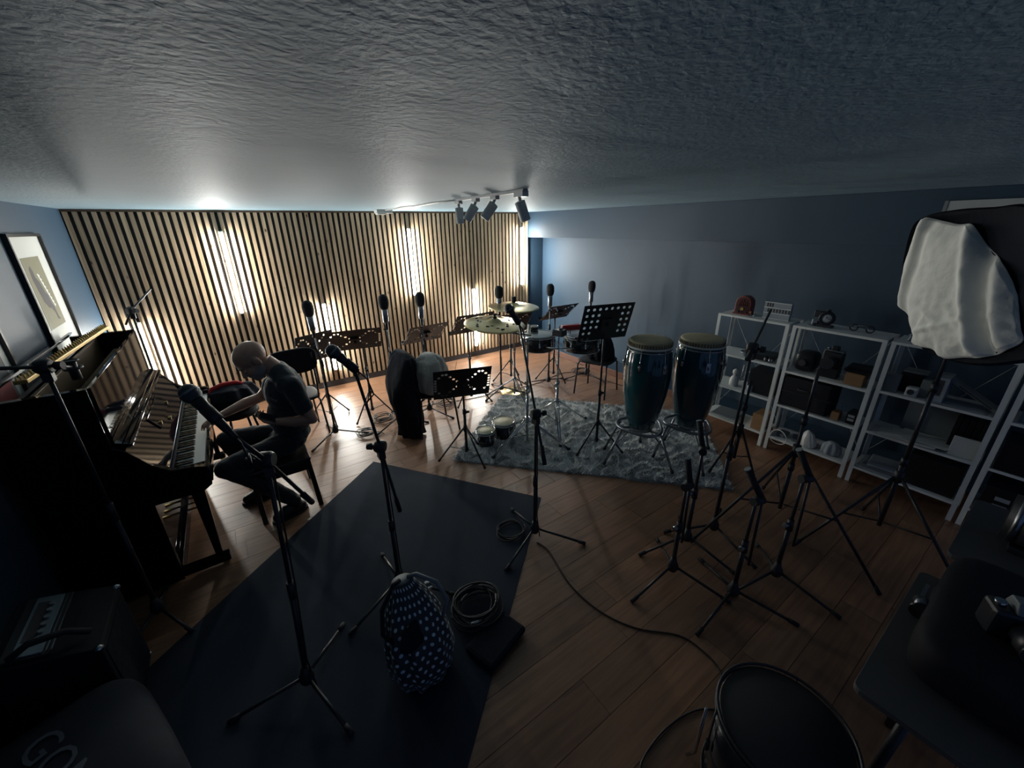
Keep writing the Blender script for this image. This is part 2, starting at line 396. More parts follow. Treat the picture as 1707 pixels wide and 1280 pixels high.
def foam_mic_stand(loc, h, rot, label, lean=(0, 0), body=M_dchrome, arm=False, top_bend=(0.0, 0.0)):
    t = thing('microphone_stand', (loc[0], loc[1], .0), label, 'microphone', 'foam-covered microphones on straight stands', 0)
    mic_base(t, .34, rot)
    zc = .86
    obj('lower_tube', B().tube([(0, 0, .12), (0, 0, zc)], .0115, 10), M_black, t)
    obj('clutch', B().tube([(0, 0, zc-.035), (0, 0, zc+.03)], [.017, .014], 10), M_blackp, t)
    bx, by = top_bend; top = V((bx, by, h-.34))
    obj('upper_tube', B().tube([(0, 0, zc), top*.0+V((bx*.3, by*.3, zc+.1)) if False else V((0, 0, zc+.05)), top], .008, 8), M_dchrome, t)
    # swivel, clip and condenser microphone
    m0 = top+V((.0, 0, .0)); dr = V((bx*.4+rot*.0, by*.4, .30)).normalized()
    knob(t, top-V((0, 0, .02)), (cos(rot), sin(rot), 0), .014, .04)
    obj('clip', B().tube([m0-V((0, 0, .03)), m0+dr*.06], [.012, .02], 10), M_blackp, t)
    b0 = m0+dr*.04
    mic = obj('microphone_body', B().tube([b0, b0+dr*.02, b0+dr*.17], [.018, .030, .031], 14), body, t)
    obj('foam_windscreen', B().lathe([(0, 0), (.032, .002), (.045, .02), (.052, .055), (.052, .10), (.045, .132), (.026, .152), (0, .158)], orient(b0+dr*.148, b0+dr*1.0), 18), M_foam, t)
    # cable down the pole
    rr = random.Random(int(loc[0]*100))
    pts = [b0]+[V((.02*cos(i*1.3), .02*sin(i*1.3), h-.42-(h-.5)*i/7)) for i in range(1, 8)]
    obj('cable', B().tube(pts, .003, 5), M_cable, t)
    return t
foam_mic_stand((.613, 4.326), 1.50, R(95), 'foam-covered microphone on a stand beside the low tube left of the double-width row of desks', top_bend=(-.02, 0))
foam_mic_stand((1.294, 4.217), 1.50, R(205), 'foam-covered microphone second from the left, above the coiled cable')
foam_mic_stand((1.693, 4.241), 1.48, R(60), 'foam-covered microphone under the middle high tube, behind the coat-draped chair', top_bend=(.01, 0))
foam_mic_stand((2.768, 4.267), 1.45, R(200), 'foam-covered microphone between the two cymbals')
foam_mic_stand((3.47, 4.102), 1.43, R(250), 'foam-covered microphone over the timbales, left of the red block')
foam_mic_stand((4.12, 4.0), 1.42, R(40), 'rightmost foam-covered microphone, above the large music desk', top_bend=(.02, .01))

# ------------------------------------------------------------ music stands
BUTTERFLY = ["................", "..##........##..", ".#..#......#..#.", "#....#....#....#", "#.....#..#.....#", "#......##......#",
             "#.....#..#.....#", "#....#....#....#", ".#..#......#..#.", "..##........##..", "................"]
COLUMNS = [".................", ".#.#.#.#.#.#.#.#.", ".................", ".#.#.#.......#.#.", ".................", ".#.#.#.......#.#.",
           ".................", ".#.#.#.......#.#.", ".................", ".#.#.........#.#.", ".................", ".#.#............."]
def desk_mesh(W, Hh, maskd, hole=.36):
    rows = len(maskd); cols = len(maskd[0]); b = B(); cx = W/cols; cz = Hh/rows; n = 8
    for j in range(rows):
        for i in range(cols):
            x0 = -W/2+i*cx; z1 = Hh/2-j*cz; x1 = x0+cx; z0 = z1-cz
            if maskd[j][i] == '#':
                xc, zc = (x0+x1)/2, (z0+z1)/2; r = min(cx, cz)*hole*1.15
                outer = []; inner = []
                for k in range(n):
                    a = 2*pi*k/n+pi/8
                    ca, sa = cos(a), sin(a); s_ = 1/max(abs(ca), abs(sa)); 
                    outer.append((xc+ca*s_*cx/2, 0, zc+sa*s_*cz/2)); inner.append((xc+ca*r, 0, zc+sa*r))
                # corners
                vs = outer+inner; fs = []
                for k in range(n): fs.append((k, (k+1) % n, n+(k+1) % n, n+k))
                cor = {0: (x1, z1), 2: (x0, z1), 4: (x0, z0), 6: (x1, z0)}
                for k, (x, z) in cor.items():
                    vs.append((x, 0, z)); fs.append((k, len(vs)-1, (k+1) % n))
                b.add(vs, fs)
            else:
                b.add([(x0, 0, z0), (x1, 0, z0), (x1, 0, z1), (x0, 0, z1)], [(0, 1, 2, 3)])
    return b
def music_stand(base, c, yaw, tilt, W, Hh, label, maskd=BUTTERFLY, rot=0, hubh=.33, legr=.27, hole=.36, lift=0):
    t = thing('music_stand', (base[0], base[1], lift), label, 'music stand', 'perforated black music stands')
    c = V((c[0]-base[0], c[1]-base[1], c[2]-lift)); ya, ti = R(yaw), R(tilt)
    r = V((cos(ya), sin(ya), 0)); u = V((-sin(ya)*cos(ti), cos(ya)*cos(ti), sin(ti))); n = r.cross(u)   # n faces away from reader side
    M = Matrix(((r.x, -n.x, u.x, c.x), (r.y, -n.y, u.y, c.y), (r.z, -n.z, u.z, c.z), (0, 0, 0, 1)))
    # the reader stands where the panel looks up
    side = -n if n.z < 0 else n
    d = desk_mesh(W, Hh, maskd, hole); d.M = None
    d.v = [tuple(M @ V(p)) for p in d.v]
    dk = obj('desk', d, M_black, t, solid=.0022)
    bot = -Hh/2
    s_ = 1 if (M.to_3x3() @ V((0, 1, 0))).dot(side) > 0 else -1
    lip = B(); lip.box(-W/2, W/2, min(0, s_*.045), max(0, s_*.045), bot-.002, bot+.001, M); lip.box(-W/2, W/2, s_*.045-.001, s_*.045+.001, bot, bot+.014, M)
    obj('lip', lip, M_black, dk)
    # bracket and pole
    back = c-side*.02
    pt = V((0, 0, c.z-.06)); obj('bracket', B().cbox((0, -s_*.012, -.02), (.10, .02, .12), M).tube([back, back-side*.02, pt], .012, 8), M_blackp, dk)
    mid = min(.62, c.z*.62)
    obj('lower_pole', B().tube([(0, 0, .085), (0, 0, mid)], .0135, 10), M_black, t)
    obj('upper_pole', B().tube([(0, 0, mid), pt], .0095, 8), M_black, t)
    obj('collar', B().tube([(0, 0, mid-.03), (0, 0, mid+.02)], .018, 10), M_blackp, t)
    knob(t, (0, 0, mid-.01), (cos(rot+1), sin(rot+1), 0), .013, .045)
    obj('hub', B().tube([(0, 0, hubh-.03), (0, 0, hubh+.03)], [.022, .018], 10), M_blackp, t)
    obj('slide_collar', B().tube([(0, 0, .085), (0, 0, .125)], .019, 10), M_blackp, t)
    for k in range(3):
        a = rot+k*2*pi/3; dd = V((cos(a), sin(a), 0)); p = dd*.018+V((0, 0, hubh)); q = dd*legr+V((0, 0, .012))
        lg = obj('leg', B().tube([p, q], .0085, 8), M_black, t)
        obj('foot', B().tube([q-(q-p).normalized()*.03, q], .012, 8), M_rubber, lg)
        m_ = p.lerp(q, .55); sd = V((-dd.y, dd.x, 0))*.008
        obj('brace', B().tube([V((0, 0, .105))+dd*.015+sd, m_+sd], .0028, 5).tube([V((0, 0, .105))+dd*.015-sd, m_-sd], .0028, 5), M_dchrome, t)
    return t
music_stand((.67, 4.80), (.642, 4.86, .90), 25, 104, .45, .34, 'music stand just behind the pianist, its desk facing sideways beside a microphone', rot=R(30))
music_stand((1.107, 4.60), (1.0, 4.46, 1.014), -11.5, 129, .56, .345, 'music stand with its desk against the low tube, between the two leftmost foam microphones', rot=R(210))
music_stand((1.80, 4.46), (1.783, 4.353, .983), 3.8, 136, .50, .359, 'music stand tilted behind the coat-draped chair, under the middle tube', rot=R(90))
music_stand((2.29, 4.25), (2.29, 4.142, 1.068), -.3, 132, .50, .365, 'music stand crossing the low tube left of the perforated cymbal', rot=R(200))
music_stand((3.13, 4.55), (3.141, 4.458, .90), -5.8, 117, .48, .31, 'music stand behind the cymbals near the corner', rot=R(270))
music_stand((3.69, 4.25), (3.681, 4.154, 1.027), -1.7, 138, .49, .342, 'music stand against the blue wall, behind the red block', rot=R(150))
ms7 = music_stand((2.714, 2.438), (2.684, 2.40, 1.341), -16.2, 107.8, .50, .353, 'large music stand on the grey rug with a near-upright desk, left of the congas', maskd=COLUMNS, rot=R(-60), hole=.43, hubh=.30, legr=.27, lift=.018)
music_stand((1.566, 3.068), (1.525, 2.99, .844), -17.9, 116.4, .515, .359, 'low music stand at the left corner of the grey rug, in front of the bongos', rot=R(-82), hubh=.34, legr=.28, lift=.006)

# ------------------------------------------------------------ dynamic microphones on booms
def dyn_mic(t, tip, tail, name='microphone'):
    """vocal microphone from grille tip to tail end"""
    tip = V(tip); tail = V(tail); d = (tail-tip); L = d.length
    m = orient(tip, tail)
    o = obj(name, B().lathe([(.020, .062), (.022, .07), (.020, .085), (.0175, L*.55), (.014, L*.95), (.011, L), (0, L)], m, 16), M_black, t)
    obj('grille', B().lathe([(0, 0), (.015, .002), (.026, .013), (.031, .030), (.030, .046), (.021, .062)], m, 18, cap=False), M_grille, o)
    obj('grille_band', B().lathe([(.031, .028), (.0325, .0295), (.0325, .034), (.031, .0355)], m, 18, cap=False), M_dchrome, o)
    return o
def boom_stand(base, clutch_z, U, L, tip, label, rot, angs=(0, 120, 240), r=.36, group='boom microphone stands in the open floor', lean=(0, 0), cable=True, pole_top=None, mic=True, legm=None, up_leg=False, sleeve=True):
    t = thing('boom_stand', (base[0], base[1], 0), label, 'microphone stand', group)
    b0 = V((base[0], base[1], 0)); mic_base(t, r, rot, .11, angs, lm=legm)
    cl = V((lean[0], lean[1], clutch_z))
    obj('lower_tube', B().tube([(0, 0, .12), V((lean[0]*.5, lean[1]*.5, clutch_z*.5))], .0125, 10), M_black, t)
    obj('middle_clutch', B().tube([V((lean[0]*.47, lean[1]*.47, clutch_z*.46)), V((lean[0]*.53, lean[1]*.53, clutch_z*.53))], .0165, 10), M_blackp, t)
    obj('upper_tube', B().tube([V((lean[0]*.5, lean[1]*.5, clutch_z*.5)), cl], .009, 10), M_black, t)
    U = V(U)-b0; Lp = V(L)-b0; d = (U-Lp).normalized()
    s = d.cross(V((0, 0, 1))).normalized()
    obj('boom_clutch', B().tube([cl-s*.03, cl-s*.018, cl+s*.018, cl+s*.03], [.026, .034, .034, .026], 16).cbox((0, 0, 0), (.035, .045, .08), orient(cl-V((0, 0, .03)), cl+V((0, 0, 1)))), M_blackp, t)
    knob(t, cl+s*.025, s, .020, .045)
    # keep the boom through the clutch
    obj('boom_arm', B().tube([Lp, cl, U], [.0085, .0085, .0075], 10), M_black, t)
    if sleeve: obj('grip', B().tube([Lp-d*.01, Lp+d*.11], .014, 10), M_rubber, t)
    if mic:
        tp = V(tip)-b0; dm = (U-tp)
        m = dyn_mic(t, tp, tp+dm.normalized()*min(max(dm.length, .17), .21))
        e = tp+dm.normalized()*.10
        obj('mic_clip', B().tube([e, e+dm.normalized()*.06], .021, 12).tube([e+dm.normalized()*.05, U], [.014, .01], 8), M_blackp, t)
        if cable:
            tl = tp+dm.normalized()*min(max(dm.length, .17), .21)
            pts = [tl, tl+dm.normalized()*.05, tl+dm.normalized()*.08-V((0, 0, .06)), U.lerp(cl, .35)-V((0, 0, .03))]
            pts += [cl+V((.015, .0, -.05)), V((lean[0]*.5+.018, lean[1]*.5, clutch_z*.5)), V((.02, 0, .2)), V((.03, -.02, .02))]
            sm = []
            for i in range(len(pts)-1):
                for k in range(3): sm.append(pts[i].lerp(pts[i+1], k/3))
            sm.append(pts[-1]); obj('cable', B().tube(sm, .0038, 6), M_cable, t)
    return t
boom_stand((.47, 1.96), 1.05, (.39, 1.84, 1.55), (.57, 2.09, .50), (.30, 1.88, 1.66), 'tall boom stand on the black rug with a microphone pointing left', R(200), (0, 118, 250), lean=(.01, 0))
boom_stand((1.44, 1.82), 1.02, (1.58, 2.19, 1.52), (1.37, 1.64, .77), (1.49, 2.21, 1.66), 'tall boom stand in the centre of the wooden floor beside the black rug corner', R(-45), (0, -115, 128), r=.36)
boom_stand((-.11, 1.66), 1.31, (-.095, 1.53, 1.49), (.10, 1.90, .90), (-.20, 1.65, 1.665), 'boom stand close to the camera with its microphone over the piano keys', R(50), lean=(.08, 0), r=.34)
# overhead stands around the open top of the piano
t = boom_stand((-.76, 2.60), 1.59, (-.76, 2.92, 1.50), (-.93, 2.44, 1.655), (0, 0, 0), 'boom stand at the near end of the piano, arm reaching over its open top', R(-90), mic=False, lean=(0, 0), r=.26, angs=(-35, 35, 180))
obj('shock_mount', B().torus((0, .33, -.10+1.59), .035, .006, seg=20).torus((0, .33, -.06+1.59), .03, .005, seg=20), M_blackp, t)
obj('condenser_microphone', B().tube([(0, .33, 1.53), (0, .33, 1.43)], .021, 14), M_blackp, t)
t = boom_stand((-.75, 4.80), 1.50, (-.585, 4.90, 1.66), (-.80, 4.70, 1.40), (0, 0, 0), 'boom stand standing behind the far end of the piano, its bare arm raised', R(90), mic=False, r=.26, sleeve=False)
# ------------------------------------------------------------ folded boom stands, right foreground
def folded_stand(base, h, rot, label, gripdir=(-.03, .05, .18), r=.34, angs=(0, 120, 240), side=(.06, 0), up_leg=None):
    t = thing('folded_boom_stand', (base[0], base[1], 0), label, 'microphone stand', 'spare boom stands parked by the shelves')
    mic_base(t, r, rot, .13, angs)
    zc = h*.60; cl = V((0, 0, zc)); 
    obj('lower_tube', B().tube([(0, 0, .13), cl], .0135, 10), M_black, t)
    obj('clutch', B().tube([(0, 0, zc-.04), (0, 0, zc+.035)], [.02, .016], 10), M_blackp, t)
    knob(t, (0, 0, zc), (cos(rot), sin(rot), 0), .016, .05, M_dchrome)
    tp = V((.0, 0, h)); obj('upper_tube', B().tube([cl, tp], .0095, 8), M_black, t)
    sd = V((side[0], side[1], 0)); s = sd.normalized()
    obj('boom_clutch', B().tube([tp-s*.02, tp+s*.045], .024, 12), M_blackp, t)
    obj('boom_arm', B().tube([tp+sd*.6, tp+sd+V((0, 0, -h*.62))], .008, 8), M_black, t)
    g = V(gripdir); obj('grip', B().tube([tp+sd*.6, tp+sd*.6+g], .017, 10), M_rubber, t)
    obj('grip_end', B().tube([tp+sd*.6+g, tp+sd*.6+g*1.03], .0175, 10), M_grey, t)
    return t
folded_stand((1.93, 1.02), .72, R(175), 'folded boom stand nearest the wooden floor at the left of the parked group', gripdir=(-.02, .03, .17), angs=(0, 118, 235))
folded_stand((2.24, 1.12), .80, R(155), 'folded boom stand at the rug edge, second of the parked group', gripdir=(.01, .06, .17), angs=(0, 125, 245), side=(.05, .03))
folded_stand((2.06, .70), .76, R(180), 'folded boom stand nearest the camera in the parked group', gripdir=(-.06, .08, .17), side=(.07, -.02))
folded_stand((2.42, .62), .80, R(160), 'folded boom stand at the right of the parked group in deep shadow', gripdir=(-.06, .07, .17), side=(.06, -.03))
# tall boom stand behind them, holding a small drum pad
t = boom_stand((2.52, 1.08), 1.44, (2.95, 1.20, 1.60), (2.42, 1.05, 1.40), (0, 0, 0), 'tall boom stand in front of the first shelf, arm sloping over the shelf top', R(20), mic=False, r=.34, group='spare boom stands parked by the shelves')
# light stand with long splayed legs
def tripod(name, base, h, legr, legh, rot, label, m=M_black, cat='light stand', r0=.014, stages=3, group=None):
    t = thing(name, (base[0], base[1], 0), label, cat, group)
    for k in range(3):
        a = rot+k*2*pi/3; d = V((cos(a), sin(a), 0)); p = d*.02+V((0, 0, legh)); q = d*legr+V((0, 0, .012))
        lg = obj('leg', B().tube([p, q], .010, 8), m, t); obj('foot', B().tube([q-(q-p).normalized()*.05, q], .014, 8), M_rubber, lg)
        obj('brace', B().tube([d*.02+V((0, 0, legh*.42)), p.lerp(q, .5)], .006, 6), m, t)
    obj('hub', B().tube([(0, 0, legh-.03), (0, 0, legh+.05)], .024, 12), M_blackp, t)
    z = legh*.36; st = (h-z)/stages
    for k in range(stages):
        obj('pole', B().tube([(0, 0, z+k*st), (0, 0, z+(k+1)*st)], r0-.002*k, 10), m, t)
        if k: obj('collar', B().tube([(0, 0, z+k*st-.03), (0, 0, z+k*st+.02)], r0+.005, 10), M_blackp, t)
    return t
tripod('light_stand', (2.86, .82), 1.30, .62, .72, R(150), 'tall black light stand with a long splayed leg, in front of the shelves')
tripod('folded_tripod', (3.42, 1.42), .92, .22, .45, R(30), 'slim dark tripod standing between the congas and the first shelf', cat='tripod')

# ------------------------------------------------------------ piano
px0, px1 = -1.12, -.73; py0, py1 = 2.87, 4.56; ZT = 1.38
P = thing('upright_piano', (-.9, 3.7, 0), 'black lacquered upright piano along the left wall with its lid open', 'piano')
O = (-.9, 3.7, 0)
def pp(name, b, m, parent=None, bevel=0, **k):
    b.v = [tuple(V(p)-V(O)) for p in b.v]
    return obj(name, b, m, parent or P, bevel=bevel, **k)
XZ = Matrix(((1, 0, 0, 0), (0, 0, 1, 0), (0, 1, 0, 0), (0, 0, 0, 1)))   # (x,z) polygon extruded along y
prof = [(px0, .012), (-.66, .012), (-.66, .60), (-.42, .60), (-.365, .635), (-.355, .70), (-.365, .765), (-.42, .785), (-.53, .80), (-.60, .86), (-.69, .995), (-.735, 1.02), (-.735, ZT), (px0, ZT)]
pp('side_panel', B().prism([(x, z) for x, z in prof], py0, py0+.045, XZ), M_lacquer, bevel=.004)
pp('side_panel', B().prism([(x, z) for x, z in prof], py1-.045, py1, XZ), M_lacquer, bevel=.004)
pp('back_frame', B().box(px0, px0+.03, py0+.045, py1-.045, .02, ZT-.10), M_satin)
pp('upper_panel', B().box(-.745, -.725, py0+.045, py1-.045, 1.03, ZT-.005), M_lacquer, bevel=.003)
pp('lower_panel', B().box(-.70, -.68, py0+.045, py1-.045, .10, .60), M_lacquer, bevel=.003)
pp('plinth', B().box(-.70, -.655, py0+.045, py1-.045, .012, .10), M_lacquer, bevel=.003)
pp('keybed', B().box(-.72, -.385, py0+.045, py1-.045, .60, .655), M_lacquer, bevel=.004)
pp('key_slip', B().box(-.385, -.358, py0+.045, py1-.045, .635, .722), M_lacquer, bevel=.006)
for ya in (py0+.045, py1-.045-.055):
    pp('key_block', B().box(-.52, -.37, ya, ya+.055, .655, .765), M_lacquer, bevel=.006)
for ya in (py0+.005, py1-.065):
    lg = pp('leg', B().tube([(-.455, ya+.03, .075), (-.452, ya+.03, .30), (-.45, ya+.03, .60)], [.026, .034, .045], 4), M_lacquer)
    pp('toe_block', B().box(-.66, -.40, ya, ya+.06, .022, .078), M_lacquer, bevel=.008)
    pp('caster', B().tube([(-.43, ya+.012, .018), (-.43, ya+.048, .018)], .018, 12), M_brass)
# fallboard and music shelf
fb = pp('fallboard', B().bar((-.555, (py0+py1)/2, .79), (-.695, (py0+py1)/2, .995), py1-py0-.10, .018) if False else B().prism([(-.548, .775), (-.56, .768), (-.705, .985), (-.695, .998)], py0+.046, py1-.046, XZ), M_lacquer, bevel=.003)
pp('fallboard_hinge', B().tube([(-.553, py0+.05, .776), (-.553, py1-.05, .776)], .005, 8), M_dchrome, fb)
pp('music_desk', B().prism([(-.606, .862), (-.600, .868), (-.655, .953), (-.661, .947)], 3.45, 3.98, XZ), M_lacquer, fb)
for yy in (3.50, 3.93):
    pp('desk_bracket', B().box(-.632, -.60, yy, yy+.03, .872, .895), M_brass, fb)
pp('lock_plate', B().cbox((-.585, 3.72, .833), (.02, .04, .02)), M_brass, fb)
pp('music_shelf', B().prism([(-.69, .99), (-.655, .995), (-.655, 1.008), (-.725, 1.035), (-.745, 1.03), (-.745, 1.0)], py0+.046, py1-.046, XZ), M_lacquer, bevel=.002)
for zz, xx in ((1.012, -.672), (1.022, -.695)):
    pp('shelf_bead', B().tube([(xx, py0+.05, zz), (xx, py1-.05, zz)], .004, 8), M_lacquer)
# keys
kw = (py1-py0-.20)/52; ky = py0+.10
wk = mesh('white_key', B().box(0, .150, .0004, kw-.0004, 0, .020)); wk.materials.append(M_ivory)
bk = mesh('black_key', B().prism([(0, 0), (.105, 0), (.100, .011), (0, .013)], 0, .0125, XZ)); bk.materials.append(M_ebony)
for i in range(52):
    o = bpy.data.objects.new('white_key', wk); C.objects.link(o); o.parent = P; o.location = (-.535-O[0], ky+i*kw-O[1], .712)
    if (i % 7) not in (1, 4) and i < 51:
        o = bpy.data.objects.new('black_key', bk); C.objects.link(o); o.parent = P; o.location = (-.548-O[0], ky+(i+1)*kw-.006-O[1], .732)
pp('key_frame', B().box(-.56, -.387, py0+.10, py1-.10, .655, .7115), M_satin)
pp('felt_strip', B().box(-.552, -.540, py0+.10, py1-.10, .745, .752), M_coat)
# open top: iron plate, pin block, hammer rail
pp('iron_plate', B().box(-.985, -.965, py0+.05, py1-.05, .75, ZT-.03), mat('bronze_plate', (.09, .06, .03), .5, metal=.5), bevel=.002)
pb = pp('pin_block', B().bar((-1.00, 3.06, 1.425), (-.90, 4.52, 1.425), .055, .022), M_gold, bevel=.003)
b = B()
for i in range(110):
    u = (i+.5)/110; q = V((-1.00, 3.06, 1.425)).lerp(V((-.90, 4.52, 1.425)), u)
    b.tube([q+V((.012*((i % 3)-1), 0, .010)), q+V((.012*((i % 3)-1), 0, .030))], .0032, 5)
tag(pp('tuning_pins', b, M_brass, pb), kind='stuff')
hr = pp('hammer_rail', B().box(-.90, -.865, py0+.06, py1-.06, 1.16, 1.19), mat('beech', (.30, .15, .08), .5))
hm = mesh('hammer', B().prism([(-.02, 0), (.02, 0), (.012, .045), (-.012, .045)], 0, .012, XZ)); hm.materials.append(M_felt)
for i in range(60):
    o = bpy.data.objects.new('hammer', hm); C.objects.link(o); o.parent = hr; o.location = (-.885-O[0], py0+.09+i*.0262-O[1], 1.20)
pp('back_lid', B().prism([(px0-.02, ZT), (px0+.0, ZT), (px0+.02, ZT+.03), (px0-.0, ZT+.03)], py0, py1, XZ), M_lacquer)
# pedals
for k, yy in enumerate((3.62, 3.71, 3.80)):
    pp('pedal', B().tube([(-.675, yy, .075), (-.60, yy, .075), (-.545, yy, .068)], [.008, .009, .016], 10), M_brass)

# poster frames on the left wall
def poster(y0, y1, z0, z1, label, inner, glass=True):
    cy, cz = (y0+y1)/2, (z0+z1)/2
    t = thing('framed_poster', (XL+.001, cy, cz), label, 'framed picture')
    o_ = (XL+.001, cy, cz)
    b = B(); w_ = .022
    b.box(XL+.001, XL+.030, y0, y1, z0, z0+w_); b.box(XL+.001, XL+.030, y0, y1, z1-w_, z1); b.box(XL+.001, XL+.030, y0, y0+w_, z0+w_, z1-w_); b.box(XL+.001, XL+.030, y1-w_, y1, z0+w_, z1-w_)
    b.v = [tuple(V(p)-V(o_)) for p in b.v]; obj('frame', b, M_satin, t)
    def pl(n, b, m):
        b.v = [tuple(V(p)-V(o_)) for p in b.v]; return obj(n, b, m, t)
    mt = pl('mat_board', B().box(XL+.003, XL+.010, y0+w_, y1-w_, z0+w_, z1-w_), M_paper)
    inner(pl, mt)
    return t
def inner1(pl, mt):
    pl('print', B().box(XL+.010, XL+.0115, 4.42, 4.80, 1.46, 1.98), M_olive)
    # dark figure bending over a white zigzag
    fig = [(4.50, 1.90), (4.54, 1.92), (4.56, 1.88), (4.555, 1.84), (4.60, 1.80), (4.63, 1.72), (4.66, 1.70), (4.665, 1.64), (4.69, 1.60), (4.70, 1.53), (4.72, 1.50), (4.67, 1.51), (4.665, 1.56), (4.63, 1.60), (4.58, 1.61), (4.53, 1.66), (4.51, 1.74), (4.49, 1.82)]
    YZ = Matrix(((0, 0, 1, 0), (1, 0, 0, 0), (0, 1, 0, 0), (0, 0, 0, 1)))
    pl('print_figure', B().prism(fig, XL+.0115, XL+.0122, YZ), M_figure)
    zg = []; n = 9
    for i in range(n):
        f = i/n; zg += [(4.60+.10*f+.03, 1.86-.26*f), (4.60+.10*f+.055, 1.845-.26*f)]
    back = [(4.60+.10*i/n+.012, 1.86-.26*i/n) for i in range(n+1)][::-1]
    pl('print_zigzag', B().prism(zg+back, XL+.0122, XL+.0128, YZ), M_teeth)
poster(4.30, 5.00, 1.14, 2.145, 'framed poster with a dark figure on olive ground, above the piano', inner1)
def inner2(pl, mt):
    pl('print', B().box(XL+.010, XL+.0115, 3.02, 3.50, 1.0, 1.9), mat('print_dusk', (.22, .22, .24), .7, var=.5, scale=5))
    pl('print_red', B().box(XL+.0115, XL+.0122, 3.2, 3.47, 1.05, 1.36), mat('print_red', (.28, .03, .04), .7))
poster(2.92, 3.60, .95, 1.95, 'framed poster with a red patch cut off by the left edge', inner2)

# ------------------------------------------------------------ chairs
def tube_chair(loc, rz, label, back=True, bh=0, padded=False, h=.46, m=M_black, group='tubular chairs around the room', w_=.44, d_=.42, seat_m=None):
    """front of the chair looks along local +x"""
    t = thing('tubular_chair', (loc[0], loc[1], 0), label, 'chair', group, rz)
    for sx in (-1, 1):
        for sy in (-1, 1):
            obj('leg', B().tube([(sx*(d_/2+.01), sy*(w_/2), .004), (sx*(d_/2-.03), sy*(w_/2-.02), h-.03), (sx*(d_/2-.07), sy*(w_/2-.03), h-.012)], .011, 10), m, t)
    def seat(u, v):
        return ((u-.5)*d_, (v-.5)*w_, h+.015*(2*abs(v-.5))**2)
    obj('seat_pan', B().ell((0, 0, h+.012), (d_/2+.01, w_/2+.01, .022), nu=28, nv=10, pw=.55), seat_m or M_darkpad, t)
    if back:
        for sy in (-1, 1):
            obj('back_upright', B().tube([(-d_/2+.03, sy*(w_/2-.03), h), (-d_/2-.02, sy*(w_/2-.03), h+.16), (-d_/2-.06, sy*(w_/2-.04), h+.40+bh)], .010, 10), m, t)
        obj('backrest', B().ell((-d_/2-.045, 0, h+.33+bh), (.02, w_/2+.01, .13), nu=28, nv=12, pw=.55), seat_m or M_darkpad, t)
    return t
# pianist's wooden chair
t = thing('wooden_chair', (.02, 3.42, 0), 'dark square-legged chair the bald pianist sits on', 'chair')
M_wchair = mat('dark_stained_wood', (.018, .014, .014), .35, var=.3, scale=20, stretch=(1, 1, .2))
for sx, x in ((-1, -.19), (1, .19)):
    for y in (-.235, .235):
        b = B().bar((x+(.025 if sx > 0 else -.0), y, .0), (x, y, .44), .036, .036)
        obj('leg', b, M_wchair, t, bevel=.003)
obj('apron', B().box(-.19, .19, -.245, -.225, .36, .43), M_wchair, t, bevel=.002); obj('apron', B().box(-.19, .19, .225, .245, .36, .43), M_wchair, t, bevel=.002)
obj('apron', B().box(-.20, -.18, -.22, .22, .36, .43), M_wchair, t, bevel=.002); obj('apron', B().box(.18, .20, -.22, .22, .36, .43), M_wchair, t, bevel=.002)
obj('seat', B().box(-.215, .215, -.255, .255, .44, .465), M_wchair, t, bevel=.008)
c1 = tube_chair((1.60, 3.90), R(-6), 'tubular chair hidden under a black coat and a grey jacket')
c2 = tube_chair((3.84, 3.53), R(200), 'tubular chair behind the large music stand, beside the blue wall', back=False)
c3 = tube_chair((.33, 4.60), R(95), 'padded black chair directly behind the pianist', bh=.13)

# cloth heaps
def heap(name, base, secs, label, cat, m, seed=0, fold=.03, nu=64, nv=44, kf=9, parent=None, cat_=None):
    """secs: list of (z, cx, cy, rx, ry); lofted closed cloth body with folds"""
    b = B(); n = len(secs)
    def S(v):
        f = v*(n-1); i = min(int(f), n-2); f -= i; f = f*f*(3-2*f) if False else f
        return [secs[i][k]*(1-f)+secs[i+1][k]*f for k in range(5)]
    def fn(u, v):
        z, cx, cy, rx, ry = S(v); a = 2*pi*u
        w_ = fold*(noise.noise(V((cos(a)*1.6*kf/5, sin(a)*1.6*kf/5, z*2.2+seed)))*1.3+.35*sin(a*kf+noise.noise(V((z*4, seed, 0)))*4)*(.4+.6*(1-v)))
        w_ *= min(1, (rx+ry)*4)
        e = min(1, 6*min(v, 1-v)+.15)
        return (cx+(rx+w_*e)*cos(a), cy+(ry+w_*e)*sin(a), z+.35*w_*sin(a*3+seed)*e)
    b.grid(fn, nu, nv, closeu=True)
    m0 = len(b.v); b.f += [tuple(reversed(range(nu))), tuple(range(m0-nu, m0))]; b.s += [True, True]
    o = obj(name, b, m, parent)
    uv = o.data.uv_layers.new(name='UVMap').data; ng = nu*(nv-1); arc = [0.0]
    for j in range(1, nv): arc.append(arc[-1]+(V(b.v[j*nu+nu//2])-V(b.v[(j-1)*nu+nu//2])).length)
    for i, pl in enumerate(o.data.polygons):
        if i < ng:
            jj, ii = divmod(i, nu)
            for l, (u_, j_) in zip(pl.loop_indices, ((ii, jj), (ii+1, jj), (ii+1, jj+1), (ii, jj+1))): uv[l].uv = (u_/nu, arc[j_])
    if parent is not None: return o
    o.location = base; return tag(o, label, cat)
heap('black_coat', (1.32, 3.86, 0), [(.012, .0, .02, .10, .13), (.03, .0, .02, .12, .15), (.25, -.02, .02, .13, .16), (.45, -.04, .04, .15, .19), (.62, -.02, .07, .15, .25), (.80, .0, .08, .13, .25), (.90, .01, .09, .09, .22), (.945, .01, .10, .04, .12)], 'long black coat hanging over the chair back down to the floor', 'coat', M_coat, 1, .035)
